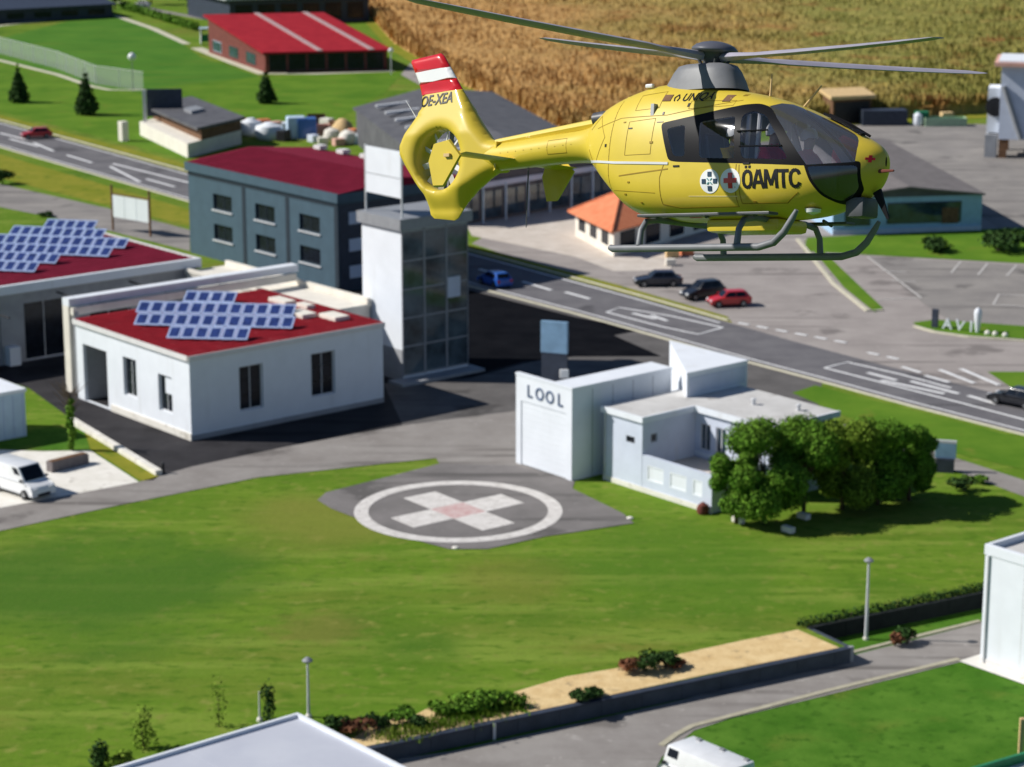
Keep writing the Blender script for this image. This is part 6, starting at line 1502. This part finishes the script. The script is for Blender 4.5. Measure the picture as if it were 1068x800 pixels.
# ---- crew seen through the glass
m_skin = mat('skin', (.55, .33, .24), .6, var=.05)
m_redsuit = mat('red_flight_suit', (.85, .02, .07), .85, var=.15, scale=5)
m_yelsuit = mat('yellow_jacket', (.90, .55, .04), .85, var=.12, scale=5)
m_helm = mat('white_helmet', (.75, .75, .76), .25, coat=.5)
def person(lx, ly, suit, label, lean=0.0, reach=.42, turn=0.0):
    J = {'pel': (0, 0, 1.13), 'waist': (-.03, 0, 1.27), 'chest': (-.06+lean*.5, 0, 1.45), 'neck': (-.06+lean, 0, 1.60), 'hb': (-.04+lean, 0, 1.68), 'ht': (-.03+lean, 0, 1.80)}
    Rr = {'pel': .15, 'waist': .14, 'chest': .15, 'neck': .058, 'hb': .085, 'ht': .092}
    E_ = [('pel', 'waist'), ('waist', 'chest'), ('chest', 'neck'), ('neck', 'hb'), ('hb', 'ht')]
    for sg, s_ in ((1, 'l'), (-1, 'r')):
        J.update({'sh'+s_: (-.06+lean*.8, sg*.19, 1.50), 'el'+s_: (.10+lean, sg*.25, 1.27), 'wr'+s_: (reach-.06, sg*.16, 1.25), 'ha'+s_: (reach+.03, sg*.14, 1.25), 'hip'+s_: (.06, sg*.10, 1.12), 'kn'+s_: (.48, sg*.13, 1.12), 'an'+s_: (.42, sg*.11, .88), 'to'+s_: (.52, sg*.11, .86)})
        Rr.update({'sh'+s_: .075, 'el'+s_: .052, 'wr'+s_: .034, 'ha'+s_: .04, 'hip'+s_: .10, 'kn'+s_: .068, 'an'+s_: .045, 'to'+s_: .04})
        E_ += [('chest', 'sh'+s_), ('sh'+s_, 'el'+s_), ('el'+s_, 'wr'+s_), ('wr'+s_, 'ha'+s_), ('pel', 'hip'+s_), ('hip'+s_, 'kn'+s_), ('kn'+s_, 'an'+s_), ('an'+s_, 'to'+s_)]
        for f_ in range(5):
            b_ = (f_-1.5)*.021; nm = 'f%d%s' % (f_, s_)
            tip = (reach+.10 - abs(f_-1.6)*.012, sg*.14+b_*sg, 1.225) if f_ < 4 else (reach+.06, sg*.14-sg*.06, 1.26)
            J[nm] = tip; Rr[nm] = .010; E_.append(('ha'+s_, nm))
    keys = list(J); me = bpy.data.meshes.new('person'); me.from_pydata([J[k] for k in keys], [(keys.index(a), keys.index(b_)) for a, b_ in E_], [])
    o = bpy.data.objects.new('person', me); COL.objects.link(o)
    sk_ = o.modifiers.new('skin', 'SKIN'); 
    for i, k in enumerate(keys): me.skin_vertices[0].data[i].radius = (Rr[k], Rr[k]); me.skin_vertices[0].data[i].use_root = (k == 'pel')
    ss = o.modifiers.new('sub', 'SUBSURF'); ss.levels = 2; ss.render_levels = 2
    bpy.context.view_layer.update(); m2_ = bpy.data.meshes.new_from_object(o.evaluated_get(bpy.context.evaluated_depsgraph_get())); o.modifiers.clear(); o.data = m2_; m2_.name = 'person'
    m2_.materials.clear(); m2_.materials.append(suit); m2_.materials.append(m_skin)
    hx = -.035+lean
    for v in m2_.vertices:           # nose and chin
        if v.co.z > 1.66 and v.co.x > hx + .06 and abs(v.co.y) < .03: v.co.x += .022 if abs(v.co.z-1.735) < .03 else .006
    for p_ in m2_.polygons:
        c = p_.center; p_.use_smooth = True
        if c.z > 1.61 or (c.x > reach-.05 and 1.18 < c.z < 1.31): p_.material_index = 1
    hm = MB(); n = 18; prof = [(.118, 1.735), (.125, 1.79), (.115, 1.85), (.08, 1.905), (.03, 1.925)]
    for (r_, z) in prof: hm.v += [(hx - .012 + r_*1.08*math.cos(2*math.pi*j/n), r_*math.sin(2*math.pi*j/n), z + (.03 if math.cos(2*math.pi*j/n) > .4 and z < 1.76 else 0)) for j in range(n)]
    for i in range(len(prof)-1):
        for j in range(n): a_ = i*n+j; b2 = i*n+(j+1) % n; hm.f.append([a_, b2, b2+n, a_+n]); hm.m.append(0)
    hm.f.append([(len(prof)-1)*n+j for j in range(n)]); hm.m.append(0)
    hm.build('helmet', m_helm, o, smooth=True)
    ey = MB(); 
    for sg in (-1, 1): ey.lathe([(.004, -.012), (.013, 0), (.004, .012)], c=(hx+.082, sg*.034, 1.755), n=8)
    ey.build('eye', m_black, o)
    o.matrix_world = Matrix.Translation(hel.location) @ HM.to_4x4() @ Matrix.Translation((lx, ly, -.06)) @ Matrix.Rotation(turn, 4, 'Z')
    tag(o, label, 'person'); return o
person(1.38, -.38, m_redsuit, 'person in red suit and pale helmet seated behind the near pilot door window', .10)
person(1.50, .34, m_redsuit, 'person in red suit and pale helmet seated at the far side behind the windscreen', .06)
person(.78, -.44, m_yelsuit, 'person in yellow jacket seated behind the middle cabin window', .05, .35)
bpy.context.view_layer.update()
